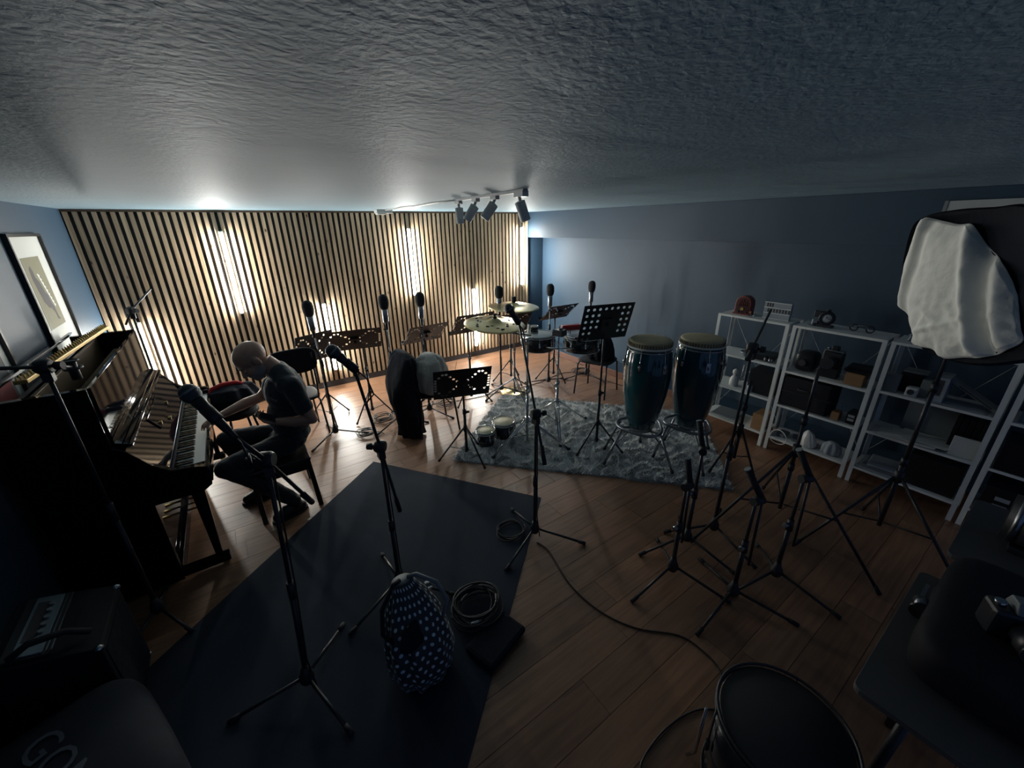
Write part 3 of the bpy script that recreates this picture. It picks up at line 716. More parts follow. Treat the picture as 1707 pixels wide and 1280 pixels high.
heap('grey_jacket', (1.59, 3.79, .485), [(.002, .0, .0, .12, .13), (.03, .0, .0, .16, .17), (.12, -.01, .0, .185, .185), (.26, -.02, .0, .18, .18), (.36, -.02, .02, .15, .15), (.42, -.03, .03, .07, .08)], 'crumpled grey jacket heaped on the coat-draped chair', 'jacket', M_greycloth, 5, .05, kf=6)
heap('black_bag', (3.86, 3.50, .485), [(.005, 0, 0, .12, .14), (.04, 0, 0, .15, .17), (.16, 0, .0, .15, .16), (.26, -.01, 0, .12, .13), (.33, -.02, 0, .05, .06)], 'black bag slumped on the chair behind the large music stand', 'bag', M_coat, 9, .03)
# padded stool with bag and red cloth beyond the piano
t = thing('round_stool', (-.20, 4.45, 0), 'black round stool beyond the piano keyboard, carrying a bag', 'stool')
obj('seat', B().lathe([(0, .47), (.17, .47), (.185, .485), (.185, .515), (.17, .53), (0, .53)], seg=28), M_darkpad, t, )
for k in range(4):
    a = k*pi/2+.6; obj('leg', B().tube([(cos(a)*.13, sin(a)*.13, .47), (cos(a)*.20, sin(a)*.20, .004)], .012, 8), M_black, t)
bag2 = heap('black_bag', (-.20, 4.45, .532), [(.004, 0, 0, .14, .14), (.04, 0, 0, .20, .18), (.14, 0, 0, .21, .18), (.22, 0, 0, .16, .14), (.25, 0, 0, .06, .06)], 'black bag on the stool beyond the piano keyboard', 'bag', M_coat, 13, .03)
o = obj('red_lining', B().tube([(-.17, -.02, .20), (-.14, -.02, .235), (-.05, -.02, .262), (.05, -.02, .262), (.11, -.02, .245)], [.012, .022, .024, .022, .01], 10), M_redcloth, bag2); o['label'] = 'red fabric edge'

# ------------------------------------------------------------ cymbals and drum hardware
def cymbal(t, c, r, n, holes=False, m=M_cymbal, bell=.22):
    n = V(n).normalized(); M = orient(c, V(c)+n)
    b = B(); seg = 64; prof = [(.012, .042), (bell*r*.55, .038), (bell*r, .016), (bell*r*1.15, .010), (r*.5, .004), (r*.75, -.006), (r*.9, -.012), (r, -.018)]
    b.lathe(prof, M, seg, cap=False)
    if holes:
        # drop faces in rings to cut elongated sound holes
        keep = []; ks = []
        nf = len(b.f)
        for idx, f in enumerate(b.f):
            ring = idx//seg; k = idx % seg
            cut = (ring == 4 and (k % 16) in (2, 3, 5, 6)) and False
            keep.append(f); ks.append(b.s[idx])
        b.f, b.s = keep, ks
    o = obj('cymbal', b, m, t, solid=.0018)
    if holes:
        for ring, rr, k0, nn in ((0, .46, 0, 3), (1, .62, .35, 3)):
            for g in range(5):
                for j in range(nn):
                    a = 2*pi*g/5+k0+(j-1)*(.20 if ring else .24); R_ = r*(rr+.09*(j-1)*(1 if ring else -1))
                    zz = .0045 if rr < .5 else -.0005
                    p = V((R_*cos(a), R_*sin(a), zz+.002)); obj('sound_hole', B().lathe([(0, .0022), (.009, .0022), (.009, -.006), (0, -.006)], M @ T(p.x, p.y, p.z-.0015) @ RZ(a) @ Matrix.Diagonal((1, 1.9, 1, 1)), 12), M_figure, o)
    obj('felt', B().tube([V(c)+n*.036, V(c)+n*.055], .016, 12), M_rubber, t)
    obj('wing_nut', B().tube([V(c)+n*.055, V(c)+n*.085], [.011, .007], 10).cbox((0, 0, .075), (.045, .006, .014), orient(V(c), V(c)+n)), M_blackp, t)
    return o
# double-tube boom stand with the perforated cymbal
X0 = V((2.207, 2.929, .004))
t = thing('cymbal_stand', X0, 'chrome double-braced boom stand on the grey rug carrying a perforated bronze cymbal', 'cymbal stand')
def drum_legs(t, hub, legr, rot, m=M_chrome, angs=(0, 120, 240), low=.12, foot=.016):
    for a in angs:
        a = rot+R(a); d = V((cos(a), sin(a), 0)); sd = V((-d.y, d.x, 0))*.011
        p = d*.02+V((0, 0, hub)); q = d*legr+V((0, 0, .030))
        obj('leg', B().tube([p+sd, p.lerp(q, .1)+sd, q+sd], .0075, 8).tube([p-sd, p.lerp(q, .1)-sd, q-sd], .0075, 8), m, t)
        obj('foot', B().tube([q+d*.0-V((0, 0, .008)), q+d*.035-V((0, 0, .008))], foot, 10), M_rubber, t)
        obj('brace', B().tube([d*.015+V((0, 0, low)), p.lerp(q, .5)], .005, 6), m, t)
    obj('hub', B().tube([(0, 0, hub-.03), (0, 0, hub+.03)], .022, 12), m, t)
drum_legs(t, .30, .42, R(-52), angs=(0, 128, 235))
obj('lower_tube', B().tube([(0, 0, .05), (0, 0, .62)], .014, 12), M_chrome, t); obj('middle_tube', B().tube([(0, 0, .62), (0, 0, 1.14)], .011, 12), M_chrome, t)
obj('clamp', B().tube([(0, 0, .59), (0, 0, .66)], .021, 12).tube([(0, 0, 1.10), (0, 0, 1.16)], .019, 12), M_chrome, t); knob(t, (0, 0, .63), (0, -1, 0), .018, .05, M_chrome)
cc = V((1.955, 3.10, 1.315))-X0
a0 = V((.05, .01, 1.17)); a1 = V((cc.x, cc.y, 1.235))
obj('boom_arm', B().tube([a0, a1], .0085, 10), M_dchrome, t); obj('boom_end', B().tube([a1-V((-.03, .01, 0)), a1+(a1-a0).normalized()*.045], .018, 12), M_blackp, t)
obj('tilter', B().tube([a1, cc-V((0, 0, .01))], .008, 8), M_chrome, t)
cymbal(t, cc, .285, (.02, -.10, 1), True)
# second cymbal
Y0 = V((2.84, 4.05, 0))
t = thing('cymbal_stand', Y0, 'straight cymbal stand behind the perforated one, with a plain pale cymbal', 'cymbal stand')
drum_legs(t, .26, .36, R(20), M_dchrome); obj('pole', B().tube([(0, 0, .05), (0, 0, .65)], .013, 10).tube([(0, 0, .65), (0, 0, 1.26)], .010, 10), M_dchrome, t)
obj('collar', B().tube([(0, 0, .62), (0, 0, .68)], .019, 10), M_chrome, t)
cymbal(t, (0, 0, 1.23), .315, (.02, -.05, 1)); obj('pad', B().tube([(0, 0, 1.27), (0, 0, 1.34)], .024, 14), M_rubber, t)
# cymbal on the floor
t = thing('cymbal', (2.92, 4.20, .022), 'bronze cymbal lying on the floor behind the rug', 'cymbal')
obj('bow', B().lathe([(.006, .030), (.04, .028), (.055, .012), (.10, .004), (.15, -.004), (.19, -.012)], None, 40, cap=False), M_cymbal, t, solid=.002)

# timbales
def drum(t, c, r, h, head=M_head, shell=M_drumshell, lugs=8, rim=M_chrome, tilt=(0, 0, 1)):
    M = orient(c, V(c)+V(tilt))
    sh = obj('shell', B().lathe([(r*.985, -h), (r, -h+.004), (r, -.012), (r*.985, -.012)], M, 40), shell, t)
    obj('drum_head', B().lathe([(r*.99, -.013), (r*.985, -.002), (r*.97, .000), (0, .001)], M, 40, cap=False), head, t)
    obj('rim', B().torus((0, 0, .004), r+.008, .006, M, 44, 8), rim, t); obj('tension_hoop', B().torus((0, 0, -.020), r+.009, .005, M, 44, 6), rim, t); obj('bottom_hoop', B().torus((0, 0, -h), r+.003, .004, M, 44, 6), rim, t)
    for k in range(lugs):
        a = 2*pi*k/lugs+.2
        p = M @ V(((r+.014)*cos(a), (r+.014)*sin(a), 0)); q = M @ V(((r+.014)*cos(a), (r+.014)*sin(a), -h*.55))
        obj('lug', B().tube([p+V((0, 0, .004)), q], .0035, 6).tube([q+(p-q).normalized()*.035, q-(p-q).normalized()*.015], .009, 8), rim, t)
    return sh
Z0 = V((2.686, 3.023, .004))
t = thing('timbales', Z0, 'pair of black timbales with chrome rims on a chrome stand', 'drums')
drum_legs(t, .34, .40, R(-5), angs=(0, 118, 240), low=.10)
obj('pole', B().tube([(0, 0, .05), (0, 0, .55)], .015, 12).tube([(0, 0, .55), (0, 0, .93)], .012, 12), M_chrome, t)
obj('collar', B().tube([(0, 0, .51), (0, 0, .58)], .022, 12), M_chrome, t); knob(t, (0, 0, .54), (-1, -.3, 0), .016, .05, M_chrome)
obj('crossbar', B().tube([(-.02, .30, .90), (.05, .05, .92), (.30, -.02, .90)], .011, 10), M_chrome, t)
drum(t, V((2.73, 3.42, 1.015))-Z0, .175, .17); drum(t, V((3.10, 3.10, 1.015))-Z0, .19, .17, head=M_clear)
obj('cowbell_post', B().tube([(.02, .03, .92), (.05, .05, 1.15)], .008, 8), M_chrome, t)
t = thing('cowbell', (2.735, 3.07, 1.10), 'black cowbell clamped above the timbales', 'cowbell')
obj('bell', B().prism([(-.055, -.03), (.055, -.03), (.045, .035), (-.045, .035)], -.06, .06, RZ(.3) @ Matrix(((1, 0, 0, 0), (0, 0, 1, 0), (0, 1, 0, 0), (0, 0, 0, 1)))), M_black, t, bevel=.004)
obj('clamp', B().cbox((0, 0, .045), (.05, .04, .018)).tube([(0, 0, .05), (.0, 0, .075)], .008, 8), M_chrome, t)
t = thing('jam_block', (3.03, 3.20, 1.09), 'red jam block beside the cowbell over the timbales', 'percussion block')
obj('block', B().box(-.12, .10, -.028, .028, -.03, .03, RZ(-.35)), M_red, t, bevel=.006); obj('bracket', B().tube([(-.02, 0, -.03), (-.02, 0, -.07)], .008, 8), M_chrome, t)
obj('slot', B().box(-.10, .08, -.0295, .0, -.008, .0, RZ(-.35)), M_figure, t)
t = thing('shaker_drum', (2.70, 3.50, 1.018), 'small black drum with a white clamp standing on the left timbale', 'drum')
obj('body', B().tube([(.03, 0, 0), (.03, 0, .075)], .048, 24), M_drumshell, t); obj('rim', B().torus((.03, 0, .072), .048, .005), M_chrome, t); obj('rim', B().torus((.03, 0, .006), .048, .005), M_chrome, t)
obj('clamp', B().bar((-.05, 0, .0), (-.04, 0, .10), .035, .02), M_ivory, t, bevel=.003)

# bongos
t = thing('bongos', (1.99, 3.20, .012), 'pair of small dark bongos with pale heads on the grey rug', 'drums')
for x, y, r, h in ((-.125, -.0, .090, .16), (.125, .035, .112, .175)):
    drum(t, (x, y, h), r, h, head=M_hidepale, shell=M_drumshell, lugs=5)
obj('joining_block', B().cbox((0, .02, .10), (.075, .05, .08)), M_drumshell, t, bevel=.004)

# congas in basket stands
def conga(loc, zb, zt, r, label, rot, yaw=0):
    t = thing('conga', (loc[0], loc[1], zb), label, 'conga', 'teal congas on the rug')
    h = zt-zb
    pr_ = [(.60, 0), (.70, .02), (.90, .18), (1.10, .40), (1.20, .60), (1.18, .74), (1.10, .88), (1.02, .955)]
    obj('shell', B().lathe([(a*r, z*h) for a, z in pr_], None, 44), M_teal, t)
    obj('bottom_ring', B().torus((0, 0, .006), r*.60, .008), M_dchrome, t)
    hd = obj('drum_head', B().lathe([(r*1.02, h*.935), (r*1.05, h*.95), (r*1.04, h*.985), (r*1.0, h*.998), (r*.9, h*1.002), (0, h*1.0)], None, 44, cap=False), M_hide, t)
    b = B()
    for k in range(48):
        a = 2*pi*k/48; b.tube([(r*1.045*cos(a), r*1.045*sin(a), h*.948), (r*1.05*cos(a), r*1.05*sin(a), h*.982)], .006, 5)
    obj('tuck', b, M_hidedark, hd)
    obj('comfort_rim', B().torus((0, 0, h*.935), r*1.075, .0085, seg=48), M_ivory, t)
    obj('side_ring', B().torus((0, 0, h*.90), r*1.075, .005, seg=48), M_chrome, t)
    for k in range(6):
        a = 2*pi*k/6+rot; d = V((cos(a), sin(a), 0))
        lg = obj('tuning_lug', B().tube([d*r*1.09+V((0, 0, h*.93)), d*r*1.17+V((0, 0, h*.80)), d*r*1.22+V((0, 0, h*.72))], .0048, 6).tube([d*r*1.21+V((0, 0, h*.775)), d*r*1.235+V((0, 0, h*.735))], .009, 8), M_chrome, t)
        obj('side_plate', B().cbox((0, 0, 0), (.034, .007, .085), T(*(d*r*1.195+V((0, 0, h*.745)))) @ RZ(a+pi/2)), M_chrome, lg)
    return t
conga((2.885, 2.06), .385, 1.225, .172, 'left teal conga with a tan hide head, nearer the large music stand', .3)
conga((3.28, 1.82), .385, 1.225, .172, 'right teal conga with a tan hide head, in front of the first shelf', .9)
def conga_stand(loc, zb, feet, label):
    t = thing('conga_stand', (loc[0], loc[1], .014), label, 'drum stand', 'tubular conga stands')
    rr = [V((x-loc[0], y-loc[1], .02)) for x, y in feet]; n = len(rr)
    ring = []
    for k in range(36):
        a = 2*pi*k/36; e = 1+.10*cos(3*a-.6)
        ring.append((.20*e*cos(a), .20*e*sin(a), zb-.01))
    obj('ring_frame', B().tube(ring, .014, 10, closed=True), M_dchrome, t)
    obj('inner_ring', B().torus((0, 0, zb-.03), .10, .009), M_dchrome, t)
    for k in range(3):
        a = k*2*pi/3+.5; obj('support_arm', B().tube([(.095*cos(a), .095*sin(a), zb-.03), (.195*cos(a), .195*sin(a), zb-.01)], .010, 8), M_dchrome, t)
    for f in rr:
        d = V((f.x, f.y, 0)).normalized(); p = d*.195+V((0, 0, zb-.015))
        obj('leg', B().tube([p, f], .0115, 10), M_dchrome, t); obj('foot', B().tube([f-(f-p).normalized()*.03, f], .015, 10), M_rubber, t)
        obj('strut', B().tube([p.lerp(f, .45), d*.10+V((0, 0, zb-.035))], .006, 6), M_dchrome, t)
conga_stand((2.885, 2.06), .385, [(2.542, 2.171), (2.934, 1.70), (3.16, 2.24), (2.75, 2.36)], 'chrome tubular stand holding the left conga')
conga_stand((3.28, 1.82), .385, [(3.116, 1.514), (3.60, 1.75), (3.40, 2.12), (3.02, 1.98)], 'chrome tubular stand holding the right conga')

# ------------------------------------------------------------ pianist
PB = V((.1, 3.42, 0))
def limb(b, pts, rs, seg=12):
    pts = [V(p)-PB for p in pts]
    b.tube(pts, rs, seg)
    for p, r in zip(pts, rs): b.ell(p, (r, r, r), nu=12, nv=8)
def blob(b, c, r, M=None): b.ell((0, 0, 0), r, T(*(V(c)-PB)) @ (M or Matrix.Identity(4)), 20, 14)
def soft(name, b, m, vox, it, parent=None, disp=0, dsc=.1, seed=None):
    o = obj(name, b, m, parent)
    r = o.modifiers.new('r', 'REMESH'); r.mode = 'VOXEL'; r.voxel_size = vox; r.use_smooth_shade = True
    s = o.modifiers.new('s', 'SMOOTH'); s.iterations = it; s.factor = .5
    if disp:
        tx = bpy.data.textures.new(name+'_folds', 'CLOUDS'); tx.noise_scale = dsc; tx.noise_depth = 2
        d = o.modifiers.new('d', 'DISPLACE'); d.texture = tx; d.strength = disp; d.mid_level = .5
    return o
Hf = V((-.74, -.16, -.66)).normalized(); Hl = Hf.cross(V((-.62, 0, .78))).normalized(); Hu = Hl.cross(Hf).normalized()
# local head axes: x = Hl (side), y = face, z = crown
if Hu.z < 0: Hu = -Hu; Hl = -Hl
HC = V((.022, 3.42, 1.250))-PB; HS = 1.17
HM = Matrix(((Hl.x, Hf.x, Hu.x, HC.x), (Hl.y, Hf.y, Hu.y, HC.y), (Hl.z, Hf.z, Hu.z, HC.z), (0, 0, 0, 1))) @ Matrix.Diagonal((HS, HS, HS, 1))
b = B()
b.ell((0, -.012, .028), (.079, .100, .088), HM, 24, 16); b.ell((0, .022, -.03), (.064, .074, .075), HM, 20, 14)
b.ell((0, .050, -.082), (.040, .034, .028), HM); b.ell((0, .072, .014), (.050, .022, .013), HM)
b.tube([(0, .084, .006), (0, .104, -.022), (0, .110, -.034)], [.009, .012, .015], 8, HM); b.ell((0, .108, -.035), (.017, .013, .011), HM)
for s_ in (-1, 1):
    b.ell((s_*.036, .055, -.028), (.028, .030, .026), HM); b.ell((s_*.080, -.008, -.012), (.010, .021, .033), HM)
b.ell((0, .086, -.062), (.024, .010, .010), HM)
nk = HM @ V((0, -.035, -.055))
b.tube([nk, V((.135, 3.42, 1.175))-PB, V((.19, 3.42, 1.08))-PB], [.062, .068, .095], 16)
# trunk under the clothes
blob(b, (.19, 3.42, .96), (.12, .165, .16)); blob(b, (.17, 3.42, .74), (.13, .155, .16)); blob(b, (.13, 3.42, .575), (.12, .155, .095))
SL, EL, WL = (.225, 3.235, 1.055), (.305, 3.165, .785), (.065, 3.265, .790)
SR, ER, WR = (.185, 3.61, 1.045), (.020, 3.700, .855), (-.275, 3.575, .815)
limb(b, [SL, EL], [.052, .042]); limb(b, [EL, (.19, 3.21, .775), WL], [.041, .042, .027])
limb(b, [SR, ER], [.052, .042]); limb(b, [ER, (-.10, 3.655, .845), WR], [.041, .042, .027])
HL_, KL, AL = (.12, 3.325, .565), (-.315, 3.245, .53), (.055, 3.19, .12)
HR_, KR, AR = (.12, 3.515, .565), (-.285, 3.595, .60), (-.13, 3.565, .12)
limb(b, [HL_, KL], [.078, .056]); limb(b, [KL, (-.17, 3.225, .38), AL], [.054, .054, .036]); limb(b, [HR_, KR], [.078, .056]); limb(b, [KR, (-.215, 3.585, .40), AR], [.054, .052, .036])
def hand(b, wrist, d, n, side, curl, spread=.12):
    d = V(d).normalized(); n = V(n); n = (n-d*n.dot(d)).normalized(); s = d.cross(n).normalized()*side   # s points to the thumb
    W = V(wrist)-PB
    M = Matrix(((s.x, d.x, n.x, W.x), (s.y, d.y, n.y, W.y), (s.z, d.z, n.z, W.z), (0, 0, 0, 1)))
    b.ell((0, .045, 0), (.041, .052, .017), M, 16, 12, .8); b.ell((.022, .028, .004), (.02, .032, .018), M)
    for k, (x, L) in enumerate(((.030, .070), (.010, .079), (-.011, .073), (-.031, .058))):
        p = V((x, .082-(.004 if k != 1 else 0)-(.008 if k == 3 else 0), 0)); a = curl*.6; pts = [V((x*.8, .05, 0)), p]; dirx = (x)*spread*6
        for j, f in enumerate((.45, .32, .23)):
            p = p+V((dirx*L*f*1.2, cos(a)*L*f, sin(a)*L*f)); a += curl; pts.append(p)
        b.tube([M @ q for q in pts], [.0095, .0095, .0085, .0078, .0068], 8); b.ell(M @ pts[-1], (.0072,)*3, nu=8, nv=6)
    pts = [V((.022, .015, .002)), V((.046, .038, .008)), V((.058, .064, .014)), V((.060, .086, .022))]
    b.tube([M @ q for q in pts], [.014, .0115, .0095, .0075], 8); b.ell(M @ pts[-1], (.0078,)*3, nu=8, nv=6)
    return M
hand(b, WR, (-.92, -.34, -.22), (0, 0, -1), -1, .38)
ML = hand(b, WL, (-.80, .22, .50), (-.45, 0, .9), -1, .62)
man = soft('person', b, M_skin, .0055, 3)
man.location = PB; tag(man, 'bald bearded person in a dark T-shirt hunched over the piano keys', 'person')
# clothes
b = B()
blob(b, (.185, 3.42, .965), (.150, .190, .165), RY(.2)); blob(b, (.175, 3.42, .76), (.158, .182, .18)); blob(b, (.155, 3.42, .60), (.150, .180, .065)); blob(b, (.205, 3.42, 1.085), (.095, .150, .080), RY(.5))
limb(b, [(.20, 3.28, 1.06), SL, (.268, 3.20, .88)], [.085, .074, .068], 14); limb(b, [(.19, 3.56, 1.05), SR, (.100, 3.66, .945)], [.085, .074, .066], 14)
limb(b, [(.20, 3.30, 1.07), (.175, 3.37, 1.125), (.165, 3.42, 1.14), (.175, 3.47, 1.125), (.19, 3.55, 1.06)], [.085, .078, .076, .078, .085], 14)
shirt = soft('t_shirt', b, M_tshirt, .009, 16, man, .014, .08)
b = B()
blob(b, (.13, 3.42, .565), (.145, .175, .095))
limb(b, [HL_, (-.1, 3.28, .555), KL], [.094, .083, .070], 14); limb(b, [KL, (-.16, 3.225, .38), (.035, 3.195, .145)], [.070, .068, .056], 14)
limb(b, [HR_, (-.1, 3.56, .59), KR], [.094, .083, .070], 14); limb(b, [KR, (-.21, 3.585, .40), (-.14, 3.568, .145)], [.070, .066, .056], 14)
soft('trousers', b, M_trouser, .009, 8, man, .016, .07)
for a, toe in ((AL, (-.085, 3.145, .045)), (AR, (-.265, 3.55, .045))):
    b = B(); a = V(a); toe = V(toe); heel = a+(a-toe).normalized()*.05; heel.z = .045
    limb(b, [a, (a.x, a.y, .075)], [.050, .048]); limb(b, [heel, a.lerp(toe, .5)-V((0, 0, .02)), toe], [.038, .044, .036]); 
    sh = soft('shoe', b, M_shoe, .007, 3, man)
    dd = (toe-heel); dd.z = 0
    pb_ = orient(heel-PB, heel-PB+dd.normalized()); 
    sb = B().grid(lambda u, v: (0, 0, 0), 2, 2) if False else B()
    L = dd.length; dn = dd.normalized(); sd = V((-dn.y, dn.x, 0)); ol = []
    for k in range(24):
        t_ = 2*pi*k/24; x = cos(t_)*(L/2+.045); y_ = sin(t_)*(.046-.006*cos(t_)); p = heel+dn*(L/2)+dn*x+sd*y_; ol.append((p.x-PB.x, p.y-PB.y))
    sb.prism(ol, .001, .022); obj('sole', sb, M_rubber, sh)
# beard follows the jaw
b = B(); b.ell((0, .026, -.056), (.0655, .073, .054), HM, 20, 14); b.ell((0, .055, -.090), (.042, .040, .028), HM); b.ell((0, .086, -.051), (.026, .015, .008), HM)
bd = soft('beard', b, M_beard, .006, 1, man, .006, .02)
# eyes and brows
for s_ in (-1, 1):
    obj('eyelid', B().ell((s_*.031, .076, -.003), (.014, .012, .009), HM, 12, 8), M_skin, man)
    obj('eyebrow', B().tube([HM @ V((s_*.014, .094, .018)), HM @ V((s_*.034, .090, .023)), HM @ V((s_*.050, .076, .018))], [.003, .0045, .003], 6), M_beard, man)
# lettering on the shirt
def lettering(text, size, M, m, parent, name='lettering', ext=.0006, wrap=None, off=.003):
    cu = bpy.data.curves.new('t', 'FONT'); cu.body = text; cu.size = size; cu.extrude = ext; cu.align_x = 'CENTER'; cu.align_y = 'CENTER'
    cu.resolution_u = 3
    to = bpy.data.objects.new('t', cu); C.objects.link(to)
    bpy.context.view_layer.update()
    me = bpy.data.meshes.new_from_object(to.evaluated_get(bpy.context.evaluated_depsgraph_get())); bpy.data.objects.remove(to)
    me.transform(M); me.materials.clear(); me.materials.append(m)
    o = bpy.data.objects.new(name, me); C.objects.link(o)
    if parent is not None: o.parent = parent
    if wrap is not None:
        sw = o.modifiers.new('w', 'SHRINKWRAP'); sw.target = wrap; sw.offset = off
    return o
M_print = mat('faded_print', (.32, .35, .38), .8)
z_ = V((-.62, -.77, -.12)).normalized(); x_ = V((.74, -.62, -.24)); x_ = (x_-z_*x_.dot(z_)).normalized(); y_ = z_.cross(x_)
tc_ = V((.055, 3.285, .965))-PB
lettering('MATRIX', .036, Matrix(((x_.x, y_.x, z_.x, tc_.x), (x_.y, y_.y, z_.y, tc_.y), (x_.z, y_.z, z_.z, tc_.z), (0, 0, 0, 1))), M_print, shirt, wrap=shirt)
# phone in the left hand
wl = ML @ V((0, .07, .020)); PM = ML.to_3x3().to_4x4()
t = thing('smartphone', tuple(PB+wl), 'dark smartphone held in the pianist\'s left hand', 'phone')
obj('body', B().cbox((0, 0, 0), (.072, .146, .008), PM), M_glass, t, bevel=.003)
obj('screen', B().cbox((0, 0, .0045), (.066, .138, .0006), PM), mat('screen_glass', (.02, .022, .026), .08, coat=1), t)

# ------------------------------------------------------------ shelves
SX0, SX1 = 4.125, 4.44
def shelf_unit(y0, y1, levels, label):
    t = thing('metal_shelf', ((SX0+SX1)/2, (y0+y1)/2, 0), label, 'shelf', 'white metal shelving units'); o = V(t.location)
    def q(n, b, parent=None, **k):
        b.v = [tuple(V(p)-o) for p in b.v]; return obj(n, b, M_whitemetal, parent or t, **k)
    for x, sx in ((SX0, 1), (SX1, -1)):
        for y, sy in ((y0, 1), (y1, -1)):
            q('post', B().prism([(x, y), (x+sx*.030, y), (x+sx*.030, y+sy*.003), (x+sx*.003, y+sy*.003), (x+sx*.003, y+sy*.030), (x, y+sy*.030)], .002, levels[-1]))
    for z in levels:
        s_ = q('shelf_board', B().box(SX0+.001, SX1-.001, y0+.004, y1-.004, z-.003, z).box(SX0-.001, SX0+.002, y0+.003, y1-.003, z-.020, z).box(SX1-.002, SX1+.001, y0+.003, y1-.003, z-.020, z))
    q('cross_brace', B().bar((SX1-.002, y0+.02, .2), (SX1-.002, y1-.02, levels[-1]-.05), .008, .002).bar((SX1-.002, y1-.02, .2), (SX1-.002, y0+.02, levels[-1]-.05), .008, .002))
    return t
shelf_unit(1.495, 2.165, [.15, .52, .87, 1.275], 'white metal shelf nearest the congas, with a small arched radio on top')
shelf_unit(.800, 1.465, [.15, .50, .845, 1.275], 'white metal shelf second from the congas, with a round clock on top')
shelf_unit(.105, .775, [.16, .51, .87, 1.275], 'white metal shelf third from the congas, with boxes and sheets of paper')
shelf_unit(-.590, .080, [.16, .51, .87, 1.275], 'white metal shelf cut off by the right edge of the picture')
def bx(name, c, d, m, label, cat, rz=0, group=None, bevel=.003, parts=None):
    """box standing on c (bottom centre)"""
    if parts is None:
        o = obj(name, B().cbox((0, 0, d[2]/2), d), m, bevel=bevel); o.location = c; o.rotation_euler = (0, 0, rz); return tag(o, label, cat, group)
    t = thing(name, c, label, cat, group, rz); obj('body', B().cbox((0, 0, d[2]/2), d), m, t, bevel=bevel); parts(t); return t
YZm = Matrix(((0, 0, 1, 0), (1, 0, 0, 0), (0, 1, 0, 0), (0, 0, 0, 1)))
# arched radio
t = thing('arched_radio', (4.27, 1.985, 1.276), 'small reddish arched radio on top of the first shelf', 'radio')
def arch(w_, h, n=14):
    r = w_/2; return [(-r, .0), (r, 0)]+[(r*cos(pi*k/n), h-r+r*sin(pi*k/n)) for k in range(n+1)]
obj('case', B().prism(arch(.155, .185), -.045, .045, YZm), M_mahog, t, bevel=.004)
obj('face', B().prism(arch(.125, .160), -.047, -.0452, T(0, 0, .008) @ YZm), mat('radio_cloth', (.05, .02, .02), .9), t)
for k in range(-2, 3): obj('fret', B().tube([(-.049, k*.020, .085), (-.049, k*.017, .150-abs(k)*.012)], .0035, 6), M_mahog, t)
obj('dial', B().tube([(-.047, 0, .055), (-.053, 0, .055)], .017, 16), M_brass, t)
for y_k in (-.04, .04): obj('knob', B().tube([(-.047, y_k, .025), (-.058, y_k, .025)], .008, 10), M_figure, t)
obj('foot', B().box(-.052, .05, -.085, .085, .0, .014), M_mahog, t)
t = thing('metal_figurine', (4.235, 1.86, 1.276), 'tiny silver figurine beside the arched radio', 'figurine')
obj('base', B().lathe([(.018, 0), (.018, .006), (.010, .012), (.008, .03), (0, .045)], seg=14), M_chrome, t); obj('ball', B().ell((-.01, .035, .035), (.014, .014, .014)), mat('copper', (.35, .16, .1), .4, metal=.6), t); obj('rod', B().tube([(-.01, .035, .0), (-.01, .035, .03)], .004, 6), M_chrome, t)
# cinema style letter box, blank of words
t = thing('letter_lightbox', (4.255, 1.67, 1.276), 'switched-off letter lightbox with three rows on the first shelf', 'sign')
obj('case', B().cbox((0, 0, .080), (.035, .235, .160)), M_clear, t, bevel=.003)
for k in range(4): obj('rail', B().cbox((-.020, 0, .004+k*.0505), (.006, .235, .006)), M_whitemetal, t)
rr = random.Random(2)
for row_, y_list in ((1, [-.105+i*.026 for i in range(8)]), (2, [.045+i*.022 for i in range(3)])):
    for yy in y_list:
        obj('letter_tile', B().cbox((-.0185, yy, .004+row_*.0505+.026), (.001, .014, .034)), M_figure, t)
t = thing('phone_cradle', (4.245, 1.365, 1.276), 'small stand with a white stem on the second shelf top', 'stand')
obj('base', B().lathe([(0, 0), (.035, 0), (.035, .006), (.01, .010), (0, .010)], seg=20), M_grey, t); obj('stem', B().tube([(0, 0, .008), (0, 0, .055)], .007, 10), M_ivory, t)
t = thing('webcam', (4.31, 1.345, 1.276), 'black camera block on a dark base behind the white stem', 'camera'); obj('body', B().cbox((0, 0, .095), (.03, .085, .06)), M_black, t, bevel=.008); obj('stem', B().tube([(0, 0, .0), (0, 0, .07)], .008, 8), M_black, t); obj('base', B().lathe([(0, 0), (.04, 0), (.04, .008), (0, .01)]), M_black, t)
t = thing('round_clock', (4.25, 1.268, 1.276), 'round black clock with a pale dial on the second shelf top', 'clock')
cm_ = T(0, 0, .078) @ RZ(.35) @ RY(-pi/2)
obj('case', B().lathe([(0, -.03), (.045, -.028), (.060, -.01), (.062, .015), (.050, .022), (.036, .018)], cm_, 28, cap=False), M_black, t)
dl = obj('dial', B().lathe([(0, .014), (.036, .014), (.038, .012), (0, .0)], cm_, 28), M_paper, t)
obj('hand', B().bar(cm_ @ V((0, 0, .016)), cm_ @ V((.02, .012, .016)), .003, .002), M_figure, dl); obj('hand', B().bar(cm_ @ V((0, 0, .016)), cm_ @ V((-.004, -.026, .016)), .003, .002), M_figure, dl)
obj('bell', B().lathe([(.018, .0), (.016, .012), (0, .018)], T(0, 0, .14)), M_black, t); obj('foot', B().cbox((0, 0, .010), (.05, .12, .02)), M_black, t, bevel=.004)
t = thing('model_motorbike', (4.27, 1.02, 1.276), 'low dark wire ornament on the second shelf top', 'ornament')
